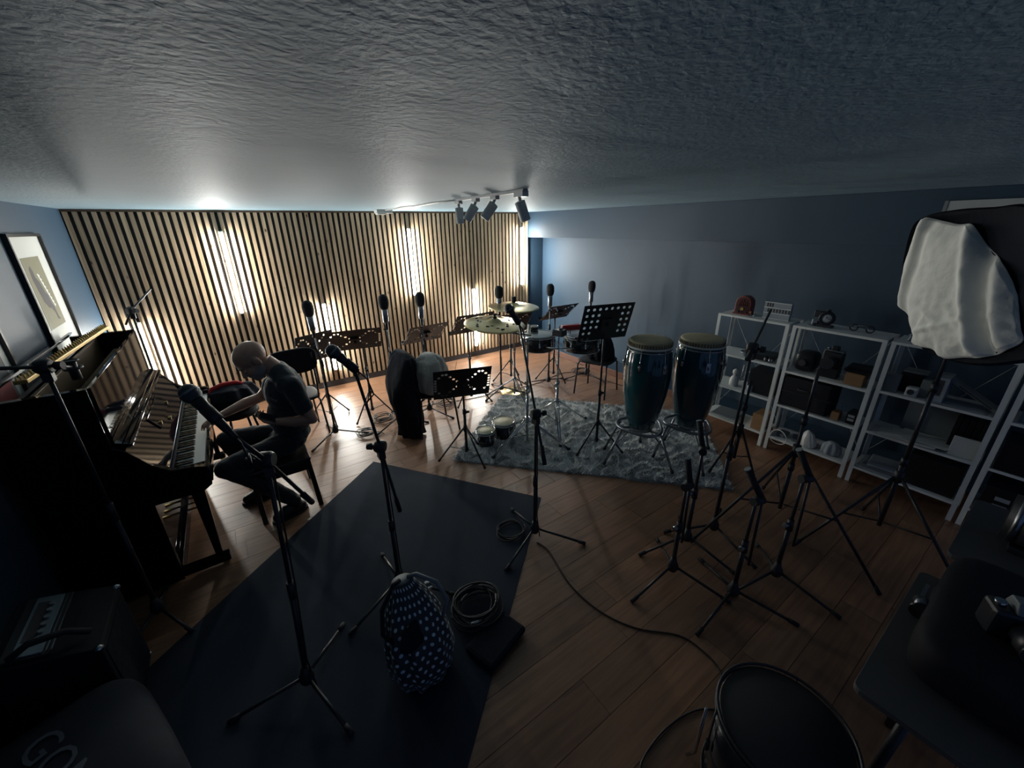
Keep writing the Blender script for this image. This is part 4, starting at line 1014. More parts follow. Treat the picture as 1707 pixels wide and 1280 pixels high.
obj('wheel', B().torus((0, 0, 0), .026, .006, T(0, -.06, .032) @ RY(pi/2)), M_black, t); obj('wheel', B().torus((0, 0, 0), .026, .006, T(0, .05, .032) @ RY(pi/2)), M_black, t); obj('frame', B().tube([(0, -.06, .032), (0, -.02, .055), (0, .03, .05), (0, .05, .032)], .006, 8), M_dchrome, t)
t = thing('chrome_ornament', (4.24, .70, 1.276), 'tiny shiny ornament on the third shelf top by the draped softbox', 'ornament'); obj('base', B().lathe([(.02, 0), (.015, .01), (.006, .03), (.012, .05), (0, .06)]), M_dchrome, t); obj('ring', B().torus((0, 0, .045), .018, .003), M_dchrome, t)
# unit 1 contents
bx('dark_case', (4.27, 1.70, .873), (.20, .20, .055), M_black, 'flat dark case on the upper board of the first shelf', 'case', .15)
t = thing('bowl', (4.21, 1.86, .873), 'pale bowl on the upper board of the first shelf', 'bowl'); obj('shell', B().lathe([(.02, 0), (.045, .02), (.05, .045), (.046, .045), (.04, .02), (0, .008)], seg=24), M_clear, t); obj('foot', B().torus((0, 0, .004), .022, .004), M_clear, t)
for k, (yy, r_) in enumerate(((1.60, .022), (1.645, .016))):
    t = thing('small_jar', (4.17, yy, .873), ['wide small jar', 'narrow small jar'][k]+' beside the flat dark case on the first shelf', 'jar'); obj('glass', B().lathe([(r_, 0), (r_, .03), (r_*.7, .036), (0, .036)]), M_dchrome, t); obj('lid', B().lathe([(r_*.8, .036), (r_*.8, .045), (0, .045)]), M_black, t)
t = thing('white_bottle', (4.22, 1.92, .523), 'white squat bottle figure with a pale stick on the first shelf', 'bottle')
obj('body', B().lathe([(.042, 0), (.045, .01), (.044, .07), (.028, .10), (.018, .11)], seg=24), M_ivory, t); obj('head', B().ell((0, 0, .145), (.030, .030, .038)), M_ivory, t); obj('stick', B().tube([(.02, -.055, .06), (.02, -.065, .24)], .007, 8), M_ivory, t)
bx('black_box', (4.28, 1.64, .523), (.22, .24, .24), M_satin, 'big black box filling the middle of the first shelf', 'box')
bx('cardboard_box', (4.24, 1.575, .153), (.20, .115, .17), M_card, 'brown cardboard box low on the first shelf', 'box')
for k in range(3): bx('magazine', (4.24+.01*k, 1.93, .153+.0125*k), (.22, .29-.02*k, .012), [M_paper, M_clear, M_grey][k], ['lowest pale', 'middle translucent', 'topmost grey'][k]+' magazine stacked low on the first shelf', 'magazine', .06*k, 'magazines on the first shelf', .001)
t = thing('pale_mug', (4.17, 1.73, .523-.0), 'pale mug in front of the big black box', 'mug'); obj('cup', B().lathe([(0, .002), (.028, 0), (.03, .07), (.027, .07), (.025, .006), (0, .006)], seg=20), M_clear, t); obj('handle', B().torus((0, 0, 0), .017, .004, T(-.0, .036, .035) @ RY(pi/2)), M_clear, t)
# unit 2
t = thing('film_camera', (4.25, 1.14, .848), 'black and chrome camera with its lens on the second shelf', 'camera')
obj('body', B().cbox((0, 0, .16), (.08, .15, .13)), M_black, t, bevel=.012); obj('top_plate', B().cbox((0, 0, .235), (.07, .14, .022)), M_chrome, t, bevel=.005); obj('viewfinder', B().cbox((0, 0, .262), (.06, .05, .035)), M_black, t, bevel=.008)
ln = obj('lens', B().tube([(-.04, 0, .15), (-.09, 0, .15), (-.10, 0, .15), (-.14, 0, .15)], [.045, .045, .05, .05], 24), M_black, t); obj('lens_ring', B().tube([(-.06, 0, .15), (-.07, 0, .15)], .0465, 24), M_chrome, ln); obj('lens_ring', B().tube([(-.135, 0, .15), (-.142, 0, .15)], .0515, 24), M_chrome, ln); obj('lens_glass', B().tube([(-.139, 0, .15), (-.141, 0, .15)], .038, 24), M_glass, ln)
obj('plinth', B().cbox((0, 0, .045), (.10, .14, .09)), M_satin, t, bevel=.004); obj('dial', B().tube([(0, .05, .245), (0, .05, .262)], .014, 14), M_chrome, t)
bx('wooden_box', (4.21, .935, .848), (.12, .125, .105), M_card, 'light brown wooden box on the upper board of the second shelf', 'box')
for k in range(2): bx('dark_book', (4.24, .925, .954+.026*k), (.16, .20-.03*k, .024), M_satin, ['lower', 'upper'][k]+' dark book lying on the light brown wooden box', 'book', .1*k, 'dark books on the second shelf')
t = thing('dark_projector', (4.30, 1.34, .848), 'dark rounded projector at the left of the second shelf', 'projector'); obj('body', B().ell((0, 0, .09), (.10, .085, .09), pw=.5), M_black, t); obj('lens', B().tube([(-.09, .0, .09), (-.13, 0, .09)], .03, 18), M_dchrome, t)
t = thing('instrument_case', (4.16, 1.24, .503), 'large black case laid in the second shelf', 'case'); obj('body', B().cbox((.09, 0, .15), (.24, .40, .29)), M_darkpad, t, bevel=.02); obj('edge', B().cbox((-.032, 0, .15), (.004, .405, .012)), M_black, t); obj('handle', B().tube([(-.03, -.06, .20), (-.055, -.05, .20), (-.055, .05, .20), (-.03, .06, .20)], .008, 8), M_rubber, t)
bx('wooden_block', (4.19, .985, .503), (.08, .06, .075), M_card, 'small brown block beside the large black case on the second shelf', 'box')
bx('device_box', (4.23, .87, .503), (.14, .08, .10), M_satin, 'small black device with two pale stickers on the second shelf', 'device', parts=lambda t: [obj('sticker', B().cbox((-.0705, .005, .075-.034*k), (.001, .045, .022)), M_clear, t) for k in range(2)])
pts = [(4.12+.0*k, 1.36+.085*cos(2*pi*k/20), .17+.06*sin(2*pi*k/20)) for k in range(20)]
tag(obj('white_cable', B().tube([(x-.018, y, z) for x, y, z in pts], .0045, 6, closed=True)), 'white looped cable hanging over the bottom board of the second shelf', 'cable') if False else None
t = thing('white_cable', (4.105, 1.345, .17), 'white looped cable hanging over the bottom board of the second shelf', 'cable')
obj('loop', B().tube([(-.006+.012*sin(k*.5), .075*cos(2*pi*k/22), .01+.075*sin(2*pi*k/22)) for k in range(22)], .0045, 6, closed=True), M_ivory, t)
obj('tail', B().tube([(.0, .06, .04), (.06, .10, .02), (.12, .02, .006), (.16, -.05, .006)], .004, 6), M_ivory, t)
for k in range(3): bx('cable_bundle', (4.24, 1.36-.12*k, .152), (.12, .08, .04), [M_grey, M_dchrome, mat('rust_red', (.25, .05, .03), .7)][k], ['grey', 'silvery', 'rust red'][k]+' bundle of leads on the bottom board of the second shelf', 'cables', .3*k, 'bundles on the second shelf', .012)
heap('white_plastic_bag', (4.19, 1.125, .153), [(.002, 0, 0, .04, .05), (.02, 0, 0, .055, .065), (.08, 0, .01, .05, .06), (.13, 0, .01, .035, .04), (.16, 0, .02, .012, .012)], 'crumpled white plastic bag on the bottom board of the second shelf', 'bag', M_ivory, 21, .02, 48, 24)
heap('clear_plastic_bag', (4.21, .95, .153), [(.002, 0, 0, .05, .07), (.02, 0, 0, .06, .08), (.08, 0, 0, .05, .07), (.12, 0, 0, .02, .03)], 'dim translucent plastic bag right of the white one on the second shelf', 'bag', M_clear, 23, .018, 48, 24)
# unit 3
bx('small_speaker', (4.20, .705, .873), (.09, .085, .135), M_grey, 'grey box speaker at the left of the third shelf', 'speaker', .1)
bx('grey_carton', (4.30, .615, .873), (.12, .13, .16), M_satin, 'dark carton behind the small white cube on the third shelf', 'box')
bx('light_grey_lid', (4.30, .60, 1.034), (.13, .14, .012), M_grey, 'flat grey lid on the dark carton of the third shelf', 'lid')
def cubeparts(t):
    obj('ring', B().torus((0, 0, 0), .024, .004, T(-.036, 0, .035) @ RY(pi/2)), M_clear, t); obj('cone', B().tube([(-.0352, 0, .035), (-.0365, 0, .035)], .020, 20), M_figure, t)
bx('cube_speaker', (4.18, .575, .873), (.07, .07, .07), M_ivory, 'small pale cube speaker with a round grille on the third shelf', 'speaker', 0, None, .008, cubeparts)
bx('tape_box', (4.24, .515, .873), (.10, .055, .14), M_grey, 'narrow grey box right behind the pale cube speaker', 'box')
def fileparts(t): obj('label_window', B().cbox((-.0905, 0, .12), (.001, .03, .12)), M_figure, t)
bx('box_file', (4.22, .435, .873), (.18, .075, .20), M_clear, 'upright pale box file with a dark window on the third shelf', 'file', 0, None, .003, fileparts)
t = thing('leaning_keyboard', (4.22, .25, .873), 'long grey keyboard leaning across the third shelf', 'keyboard'); o = obj('body', B().bar((0, .16, .19), (0, -.12, .022), .10, .022), M_grey, t, bevel=.003); obj('strip', B().bar((-.052, .10, .155), (-.052, -.09, .04), .002, .012), M_figure, t)
for k in range(4): bx('sheet_stack', (4.23-.008*k, .31+.01*k, .872+.0035*k), (.20, .30, .003), M_clear, ['bottom', 'second', 'third', 'top'][k]+' plastic folder lying under the leaning keyboard', 'folder', .04*k-.05, 'folders on the third shelf', .0005)
rr = random.Random(4)
for k in range(8): bx('paper_sheet', (4.225+rr.uniform(-.02, .02), .59-.028*k+rr.uniform(-.01, .01), .512+.0045*k), (.21, .297, .0035), M_paper, 'loose sheet of printed paper spread on the third shelf', 'paper', rr.uniform(-.2, .25), 'loose sheets on the third shelf', .0003)
bx('picture_panel', (4.37, .42, .512), (.015, .34, .30), M_grey, 'grey panel standing at the back of the third shelf', 'panel')
bx('white_card', (4.155, .195, .512), (.012, .15, .155), M_paper, 'blank white card standing at the right of the third shelf', 'card', .06)
for k in range(5): bx('ring_binder', (4.32, .125+.035*k+.02, .512), (.16, .030, .27), M_satin, 'dark binder standing in the row at the right of the third shelf', 'binder', 0, 'dark binders on the third shelf', .002)
for k in range(3): bx('folded_cloth', (4.25, .62-.02*k, .163+.022*k), (.24, .24-.02*k, .02), [M_clear, M_grey, M_clear][k], ['lowest pale', 'middle grey', 'topmost pale'][k]+' folded cloth on the bottom board of the third shelf', 'cloth', .05*k, 'folded cloths on the third shelf', .006)
bx('black_crate', (4.28, .30, .163), (.24, .30, .26), M_satin, 'black crate on the bottom board of the third shelf', 'crate')
# unit 4
bx('grey_folder_box', (4.26, -.12, .873), (.2, .30, .28), M_grey, 'grey box on the upper board of the rightmost shelf', 'box')
def st4(t):
    for k in range(2):
        for j in range(2): obj('sticker', B().cbox((-.1305, .07-.13*j, .14-.06*k), (.001, .07, .03)), M_clear, t)
bx('black_device', (4.26, -.14, .163), (.26, .34, .22), M_satin, 'black device with pale stickers on the rightmost shelf', 'device', 0, None, .004, st4)
bx('dark_box', (4.26, -.14, .513), (.26, .36, .22), M_satin, 'dark box in the middle of the rightmost shelf', 'box')

# whiteboard on the beam
t = thing('whiteboard', (XR-.002, .40, 2.0), 'pale panel on the wall behind the draped softbox', 'panel'); obj('board', B().box(-.012, 0, -.42, .42, -.25, .275), mat('pale_panel', (.40, .43, .43), .6), t, bevel=.004); obj('frame', B().box(-.016, -.0, .40, .42, -.25, .275).box(-.016, 0, -.42, -.40, -.25, .275), M_grey, t)

# ------------------------------------------------------------ draped softbox
SD, SK = 2.8, 2.8/1.9
n_ = V((.987, .120, -.105)).normalized(); cS = V((0, 0, 2.15))+n_*SD
e1 = n_.cross(V((0, 0, 1))).normalized(); e2 = e1.cross(n_)
cl = [(-.142, .202), (-.1, .196), (-.058, .185), (-.023, .181), (.017, .124), (.06, .08), (.097, .026), (.125, -.039), (.146, -.097), (.161, -.135), (.144, -.166), (.121, -.188), (.095, -.203), (.065, -.208), (.022, -.22), (-.009, -.198), (-.041, -.195), (-.062, -.187), (-.066, -.153), (-.101, -.092), (-.124, -.051), (-.141, .035), (-.146, .138)]
hd_ = [(-.155, .053), (-.165, .166), (-.147, .205), (-.081, .222), (-.009, .226), (.059, .226), (.151, .143), (.207, -.012), (.211, -.164), (.171, -.191), (.1, -.219), (.036, -.222), (-.04, -.199), (-.089, -.127), (-.132, -.032)]
t = thing('softbox', tuple(cS), 'big black softbox with a crumpled pale cloth over its front, upper right', 'softbox')
def closed_spline(pts, n):
    out = []; m = len(pts)
    for k in range(n):
        f = k/n*m; i = int(f); f -= i
        p0, p1, p2, p3 = [V(pts[(i+j-1) % m]) for j in range(4)]
        out.append(.5*((2*p1)+(-p0+p2)*f+(2*p0-5*p1+4*p2-p3)*f*f+(-p0+3*p1-3*p2+p3)*f**3))
    return out
oc = closed_spline(cl, 260); b = B(); nr = 80
cen = V((.0, -.02))
mS = V((-.78, .62, .03)).normalized()      # the softbox front is turned towards the slatted wall
def W3(a, b_, d):
    r = n_*SD+e1*a*SK+e2*b_*SK; r = r*((n_*SD).dot(mS)/r.dot(mS))
    return r-n_*SD+mS*d
def fold(a, b_):
    # pleats hang from two upper corners; noise creases at the bottom
    f = .010*noise.noise(V((a*11, b_*6, 1)))+.0035*noise.noise(V((a*55, b_*38, 8)))
    low = max(0, min(1, (.0-b_)*5)); f += .012*low*noise.noise(V((a*24, b_*18, 4)))+.006*low*noise.noise(V((a*52, b_*40, 9)))
    l0 = -.018+(.18-b_)*.31+.004*noise.noise(V((b_*14, 2, 2))); g = lambda c, s: math.exp(-((a-c)/s)**2)
    f += .026*g(l0, .012)-.026*g(l0+.026, .013)+.016*g(l0+.052, .014)
    if a > l0+.03:
        k = min(1, (a-l0-.03)*18); f += k*(.022*noise.noise(V((a*22, b_*13, 2)))+.010*noise.noise(V((a*44, b_*30, 6))))
    l1 = -.128+.10*(.2-b_)*.6
    f += .016*g(l1, .009)-.012*g(l1+.018, .010)
    for kx, ky, c, s, am in ((.8, 1, .105, .010, .012), (1.4, 1, .04, .008, .008), (-.5, 1, .12, .009, .008)):
        d = (a*kx+b_+c)/math.hypot(kx, 1); f += am*math.exp(-(d/s)**2)*low
    return f
vs = []; 
for j in range(nr+1):
    s = j/nr
    for p in oc:
        q = cen.lerp(p, s); a, bb = q.x, q.y
        bul = .055*(1-s**3)+fold(a, bb)*(1 if s < .98 else .3)
        vs.append(W3(a, bb, bul+.03-.012*(s > .985)))
k_ = len(oc); fs = [(j*k_+i, j*k_+(i+1) % k_, (j+1)*k_+(i+1) % k_, (j+1)*k_+i) for j in range(nr) for i in range(k_)]
b.add(vs, fs, True); obj('draped_cloth', b, M_softcloth, t, solid=.003)
oh = closed_spline(hd_, 64); b = B(); vs = []
for s, d in ((1.0, .012), (1.03, -.01), (1.0, -.08), (.8, -.20), (.5, -.30), (.2, -.34), (.12, -.42)):
    for p in oh:
        q = V((.025, .01)).lerp(p, s); vs.append(W3(q.x, q.y, d))
k_ = len(oh); nn = 7
b.add(vs, [(j*k_+i, j*k_+(i+1) % k_, (j+1)*k_+(i+1) % k_, (j+1)*k_+i) for j in range(nn-1) for i in range(k_)]+[tuple(range(k_)), tuple(reversed(range((nn-1)*k_, nn*k_)))], True)
obj('black_hood', b, M_coat, t)
obj('lamp_head', B().tube([W3(.03, .01, -.42), W3(.03, .01, -.58)], .055, 16), M_blackp, t)
tripod('softbox_stand', (cS.x+n_.x*.50+.02, cS.y+n_.y*.5-.03), 1.74, .50, .6, R(20), 'black stand holding up the draped softbox')

# ------------------------------------------------------------ ceiling track with spots
t = thing('track_light', (1.665, 2.72, ZC), 'grey ceiling track with four switched-off spotlights', 'ceiling light')
A_ = V((1.70, 3.22, ZC))-V((1.665, 2.72, ZC)); Bp = V((1.635, 2.19, ZC))-V((1.665, 2.72, ZC))
obj('track', B().bar(A_-V((0, 0, .009)), Bp-V((0, 0, .009)), .034, .017), M_track, t)
obj('feed_box', B().bar(Bp+(A_-Bp)*.10-V((0, 0, .026)), Bp-V((0, 0, .026)), .045, .034), M_track, t)
for f, aim in ((.03, (.05, .0, -1)), (.33, (-.45, .35, -.85)), (.62, (-.55, .25, -.80)), (.93, (.32, -.1, -.95))):
    p = A_.lerp(Bp, f)-V((0, 0, .017)); sp = obj('spot_adapter', B().bar(p+(Bp-A_).normalized()*.04-V((0, 0, .012)), p-(Bp-A_).normalized()*.04-V((0, 0, .012)), .034, .024), M_track, t, bevel=.003)
    a = V(aim).normalized(); s0 = p-V((0, 0, .036)); c0 = s0-V((0, 0, .006))+a*.012
    obj('spot_head', B().tube([c0-a*.004, c0, c0+a*.115, c0+a*.118, c0+a*.118, c0+a*.10], [.020, .033, .033, .033, .029, .027], 24, cap=False).tube([c0-a*.003, c0-a*.005], .020, 24), M_track, t, solid=.001)
    obj('spot_lens', B().tube([c0+a*.10, c0+a*.104], .028, 20), M_figure, t)
    obj('swivel', B().tube([p-V((0, 0, .022)), c0+a*.03], .010, 10), M_track, t)
t = thing('junction_box', (1.82, 5.45, ZC), 'pale junction box on the ceiling near the slatted wall', 'junction box'); obj('box', B().box(-.10, .10, -.06, .06, -.045, -.0005), M_ivory, t, bevel=.004); obj('lid', B().box(-.09, .02, -.05, .05, -.060, -.045), M_ivory, t, bevel=.003)
b = B(); pts = [(1.82+.0, 5.38, ZC-.008), (1.80, 5.0, ZC-.012), (1.745, 4.6, ZC-.006), (1.74, 4.2, ZC-.012), (1.715, 3.7, ZC-.006), (1.70, 3.23, ZC-.009)]
o = obj('ceiling_cable', b.tube(pts, .006, 8), M_ivory); tag(o, 'white cable running along the ceiling to the spotlight track', 'cable')

# ------------------------------------------------------------ polka dot bag, coil, cables
def mat_dots():
    m = bpy.data.materials.new('polka_dots'); m.use_nodes = True; nt = m.node_tree; p = nt.nodes['Principled BSDF']; p.inputs['Roughness'].default_value = .6; p.inputs['Sheen Weight'].default_value = .2
    tc = nt.nodes.new('ShaderNodeTexCoord'); sx = nt.nodes.new('ShaderNodeSeparateXYZ'); nt.links.new(tc.outputs['UV'], sx.inputs[0])
    def mth(op, a, b_=None, c=None):
        n = nt.nodes.new('ShaderNodeMath'); n.operation = op
        for i, x in enumerate((a, b_, c)):
            if x is None: continue
            if isinstance(x, (int, float)): n.inputs[i].default_value = x
            else: nt.links.new(x, n.inputs[i])
        return n.outputs[0]
    u = mth('MULTIPLY', sx.outputs[0], 25); v = mth('MULTIPLY', sx.outputs[1], 1/.036)
    row = mth('FLOOR', v); off = mth('MULTIPLY', mth('MODULO', row, 2.0), .5)
    fu = mth('SUBTRACT', mth('FRACT', mth('ADD', u, off)), .5); fv = mth('SUBTRACT', mth('FRACT', v), .5)
    d = mth('SQRT', mth('ADD', mth('MULTIPLY', fu, fu), mth('MULTIPLY', fv, fv))); k = mth('LESS_THAN', d, .22)
    mx = nt.nodes.new('ShaderNodeMix'); mx.data_type = 'RGBA'; nt.links.new(k, mx.inputs[0]); mx.inputs[6].default_value = (.022, .035, .048, 1); mx.inputs[7].default_value = (.66, .76, .82, 1)
    nt.links.new(mx.outputs[2], p.inputs['Base Color']); return m
bag = heap('polka_dot_bag', (.395, 1.42, .007), [(.001, 0, 0, .10, .09), (.02, 0, 0, .145, .12), (.12, 0, 0, .165, .145), (.24, 0, .02, .16, .14), (.34, .0, .05, .135, .11), (.43, .0, .10, .09, .07), (.50, -.01, .14, .05, .035)], 'dark shoulder bag with pale polka dots standing on the black rug', 'bag', mat_dots(), 31, .018)
obj('opening', B().ell((0, 0, 0), (.115, .055, .012), T(-.02, -.045, .335) @ RZ(.5) @ RX(.95)), M_coat, bag)
for s_ in (-1, 1): obj('strap', B().tube([(s_*.12, -.02, .30), (s_*.165, .0, .38), (s_*.14, .06, .46), (s_*.06, .12, .51), (s_*.02, .14, .50)], .011, 8), M_grey if s_ > 0 else M_coat, bag)
obj('buckle', B().cbox((.10, .07, .455), (.022, .05, .012)), M_chrome, bag)
def coil(name, c, r, label, n=5, m=M_cable, rad=.0045, rs=0, cat='cable', tail=None, z=.006):
    t = thing(name, (c[0], c[1], z), label, cat, None); rr = random.Random(rs); pts = []
    for i in range(n*20):
        a = 2*pi*i/20; k = i/20; q = r*(1+.10*sin(k*2.3+rs)+.05*sin(a*2+k)); pts.append((q*cos(a)+.02*sin(k*3), q*sin(a)*.95+.015*cos(k*2), .004+rad+k*rad*1.5+.003*sin(a*3)))
    obj('turns', B().tube(pts, rad, 6), m, t)
    if tail: obj('tail', B().tube(tail, rad, 6), m, t)
    return t
t = coil('cable_coil', (.79, 1.55), .13, 'thick coil of black microphone cables with silver plugs beside the polka dot bag', 10, rs=3, rad=.0055, z=.007)
for p, q in (((-.13, .06, .06), (-.16, .0, .05)), ((-.10, -.10, .065), (-.03, -.115, .062)), ((-.06, -.20, .02), (.03, -.185, .03))):
    obj('plug', B().tube([p, q], .0095, 10), M_chrome, t)
t = bx('black_pouch', (.78, 1.32, .007), (.30, .20, .045), M_coat, 'flat black pouch on the rug edge below the coiled cables', 'pouch', .3, None, .02)
coil('cable_coil', (.90, 4.18), .085, 'coiled cable at the foot of the leftmost foam microphone', 5, rs=1, m=mat('grey_cable', (.06, .065, .07), .5), tail=[(.08, 0, .01), (.14, -.05, .006), (.16, -.12, .006)])
coil('cable_coil', (1.17, 4.42), .10, 'coiled cable between the two leftmost foam microphones', 7, rs=5, m=bpy.data.materials['grey_cable'])
coil('cable_coil', (1.33, 1.98), .10, 'coiled black cable at the foot of the centre boom stand', 3, rs=8, rad=.005, z=.001)
coil('cable_coil', (1.99, 4.38), .11, 'tangle of black leads on the floor behind the coat-draped chair', 5, rs=11)
coil('cable_coil', (4.22, 4.20), .12, 'tangle of leads at the foot of the rightmost foam microphone', 5, rs=13)
def smooth(pts, k=6):
    out = []; n = len(pts)
    for i in range(n-1):
        p0, p1, p2, p3 = [V(pts[min(max(i+j-1, 0), n-1)]) for j in range(4)]
        for s in range(k):
            f = s/k; out.append(.5*((2*p1)+(-p0+p2)*f+(2*p0-5*p1+4*p2-p3)*f*f+(-p0+3*p1-3*p2+p3)*f**3))
    out.append(V(pts[-1])); return out
def floor_cable(pts, r, label, m=M_cable):
    c = V((pts[0][0], pts[0][1], 0)); tag(obj('floor_cable', B().tube(smooth([(x-c.x, y-c.y, r+.001) for x, y in pts]), r, 6), m, off=None), label, 'cable').location = c
floor_cable([(1.426, 1.776), (1.442, 1.659), (1.372, 1.366), (1.386, 1.119), (1.474, .925), (1.63, .761), (1.659, .636), (1.633, .521), (1.508, .407)], .0045, 'long black cable curving over the wooden floor from the centre boom stand')
floor_cable([(.95, .46), (1.003, .513), (1.191, .527), (1.369, .49), (1.489, .411), (1.723, .302)], .0045, 'short black cable on the floor at the bottom edge near the round drum')
floor_cable([(1.20, 4.3), (1.7, 4.5), (2.3, 4.35), (2.75, 4.3), (3.4, 4.25), (4.1, 4.3), (4.3, 3.4)], .0045, 'black cable lying behind the drums from the coils to the blue wall')
floor_cable([(2.75, 4.3), (2.6, 5.2), (2.9, 5.85)], .004, 'thin cable from the microphone between the cymbals to the slatted wall')
t = thing('power_strip', (1.62, 5.08, .001), 'white power strip on the floor near the slatted wall', 'power strip'); obj('body', B().box(-.15, .15, -.03, .03, 0, .035, RZ(-.3)), M_ivory, t, bevel=.006)
for k in range(3): obj('socket', B().tube([(RZ(-.3) @ V((-.09+.09*k, 0, .0345))), (RZ(-.3) @ V((-.09+.09*k, 0, .037)))], .018, 14), M_grey, t)

# ------------------------------------------------------------ near left: amplifier and bag
t = thing('amplifier', (-.94, 2.17, .001), 'black amplifier with a silver knob panel on top, at the near end of the piano', 'amplifier')
obj('cabinet', B().prism([(-.155, 0), (.150, 0), (.153, .50), (.06, .535), (-.155, .60)], -.20, .20, XZ), M_darkpad, t, bevel=.006)
sl_ = math.atan2(.065, .215)
PMx = T(.0, 0, .568) @ RY(sl_)
obj('panel_recess', B().cbox((-.05, 0, -.006), (.14, .36, .012), PMx), M_black, t)
pn = obj('control_panel', B().cbox((-.05, 0, .003), (.085, .34, .006), PMx), M_amp, t, bevel=.001)
obj('panel_strip', B().cbox((-.062, .02, .0065), (.040, .23, .002), PMx), M_figure, pn)
for k in range(6): obj('knob', B().tube([PMx @ V((-.036, -.10+k*.042, .006)), PMx @ V((-.036, -.10+k*.042, .018))], .009, 12), M_grey, pn)
for k in range(2): obj('trim_line', B().cbox((.004+.014*k, 0, .006), (.004, .34, .003), PMx), M_dchrome, pn)
obj('handle', B().tube([(-.09, -.17, .60), (-.03, -.16, .63), (.06, -.13, .60), (.12, -.12, .545)], .014, 8), M_rubber, t)
for y_ in (-.19, .19): obj('corner_cap', B().ell((.145, y_, .495), (.017, .017, .017)), M_chrome, t)
for y_ in (-.19, .19): obj('corner_cap', B().ell((.14, y_, .012), (.017, .017, .011)), M_chrome, t)
obj('grille_cloth', B().box(.151, .156, -.17, .17, .04, .46), M_coat, t)
M_gig = mat('navy_gig_bag', (.016, .02, .032), .85, var=.2, bump=.4, bscale=12, bdist=.01)
t = thing('gig_bag', (-.86, 1.58, .001), 'dark gig bag with large grey letters in the bottom left corner', 'bag')
gM = RZ(.35)
obj('body', B().ell((0, 0, .19), (.27, .36, .20), gM, 32, 16, .45), M_gig, t)
obj('zip', B().tube([gM @ V((.24*cos(a)*1.02, .33*sin(a)*1.02, .21)) for a in [2*pi*k/32 for k in range(32)]], .005, 6, closed=True), M_black, t)
x_ = V((.50, -.86, 0)).normalized(); z_ = V((0, 0, 1)); y_ = z_.cross(x_)
lettering('GON', .15, Matrix(((x_.x, y_.x, 0, -.02), (x_.y, y_.y, 0, .03), (0, 0, 1, .395), (0, 0, 0, 1))), mat('grey_letter_print', (.12, .13, .16), .8), t, ext=.0008)

# ------------------------------------------------------------ near right: floor tom, tables, gear
t = thing('floor_tom', (1.26, .17, .001), 'black floor tom with shiny lugs at the bottom right', 'drum')
drum(t, (0, 0, .50), .205, .40, head=mat('black_head', (.015, .016, .02), .5), lugs=6, rim=M_black)
for k in range(3):
    a = 2*pi*k/3+1.9; obj('leg', B().tube([(.232*cos(a), .232*sin(a), .36), (.232*cos(a), .232*sin(a), .06), (.26*cos(a), .26*sin(a), .01)], .006, 8), M_chrome, t)
def table(name, c, w_, d_, h, label, m):
    t = thing(name, (c[0], c[1], 0), label, 'table'); rr_ = .03; pl = []
    for sx, sy, a0 in ((1, 1, 0), (-1, 1, pi/2), (-1, -1, pi), (1, -1, 3*pi/2)):
        for k in range(5):
            a = a0+k*pi/8; pl.append((sx*(w_/2-rr_)+rr_*cos(a), sy*(d_/2-rr_)+rr_*sin(a)))
    obj('table_top', B().prism(pl, h-.022, h), m, t, bevel=.002)
    for sx in (-1, 1):
        for sy in (-1, 1): obj('leg', B().tube([(sx*(w_/2-.16), sy*(d_/2-.14), h-.022), (sx*(w_/2-.14), sy*(d_/2-.12), .004)], .016, 10), M_black, t)
    return t
table('side_table', (1.77, -.29), .80, .72, .75, 'pale-topped table holding black gear near the bottom right corner', M_board)
table('side_table', (2.74, -.32), .66, .70, .74, 'second pale-topped table, further off at the right edge', M_board)
t = thing('padded_case', (1.86, -.22, .751), 'black padded equipment case on the nearer pale table', 'case')
pl = [(-.30, -.26), (.30, -.26), (.30, .20)]+[(-.22+.08*cos(pi/2+k*pi/8), .12+.08*sin(pi/2+k*pi/8)) for k in range(5)]
obj('body', B().ell((0, 0, .09), (.34, .23, .09), None, 36, 14, .35), M_darkpad, t)
obj('clasp', B().tube([(-.10, .235, .12), (-.06, .245, .12)], .022, 12), M_dchrome, t)
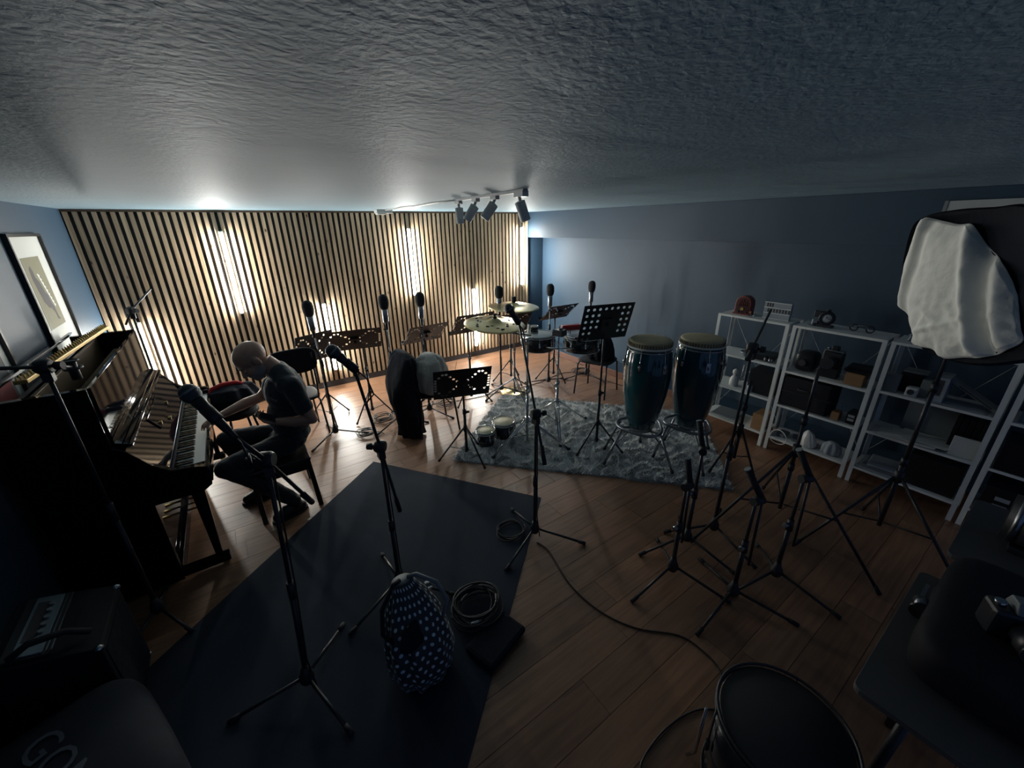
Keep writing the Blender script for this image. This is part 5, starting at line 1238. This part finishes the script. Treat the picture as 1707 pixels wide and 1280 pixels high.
t = thing('stage_lamp', (2.72, -.20, .741), 'round black lamp with a silvery band on the further pale table', 'lamp')
obj('housing', B().tube([(0, .10, .13), (0, .12, .13), (0, -.10, .13), (0, -.14, .13)], [.09, .11, .11, .08], 28), M_blackp, t); obj('band', B().tube([(0, .10, .13), (0, .075, .13)], .1125, 28), M_dchrome, t); obj('base', B().box(-.09, .09, -.08, .08, 0, .03), M_blackp, t, bevel=.006); obj('knob', B().tube([(-.11, 0, .13), (-.14, 0, .13)], .025, 14), M_dchrome, t)
t = thing('reflex_camera', (1.78, -.17, .932), 'black reflex camera with chrome dials resting on the padded case', 'camera')
cmx = RZ(.5)
obj('body', B().cbox((0, 0, .05), (.075, .15, .10), cmx), M_black, t, bevel=.012); obj('prism_housing', B().prism([(-.035, 0), (.035, 0), (.02, .035), (-.02, .035)], -.03, .03, cmx @ T(0, 0, .098) @ XZ), M_grey, t, bevel=.004)
lz = obj('lens', B().tube([cmx @ V((-.035, 0, .045)), cmx @ V((-.07, 0, .045)), cmx @ V((-.075, 0, .045)), cmx @ V((-.12, 0, .045))], [.036, .036, .042, .042], 24), M_black, t); obj('lens_ring', B().tube([cmx @ V((-.116, 0, .045)), cmx @ V((-.123, 0, .045))], .0435, 24, cap=True), M_dchrome, lz); obj('lens_glass', B().tube([cmx @ V((-.121, 0, .045)), cmx @ V((-.1245, 0, .045))], .034, 20), M_glass, lz)
for y_ in (-.055, .055): obj('dial', B().tube([cmx @ V((0, y_, .10)), cmx @ V((0, y_, .114))], .014, 14), M_chrome, t)
t = thing('metal_clip_lamp', (2.02, .02, .932), 'small clip lamp with silver fins lying at the far edge of the padded case', 'lamp')
t.location = (1.95, .03, .751)
obj('fin', B().bar((-.06, 0, .03), (.06, .0, .03), .012, .05), M_dchrome, t); obj('fin', B().bar((-.06, -.02, .03), (.06, -.02, .03), .008, .06), M_dchrome, t); obj('cylinder', B().tube([(-.10, -.01, .03), (-.06, -.01, .03)], .028, 16), M_blackp, t)
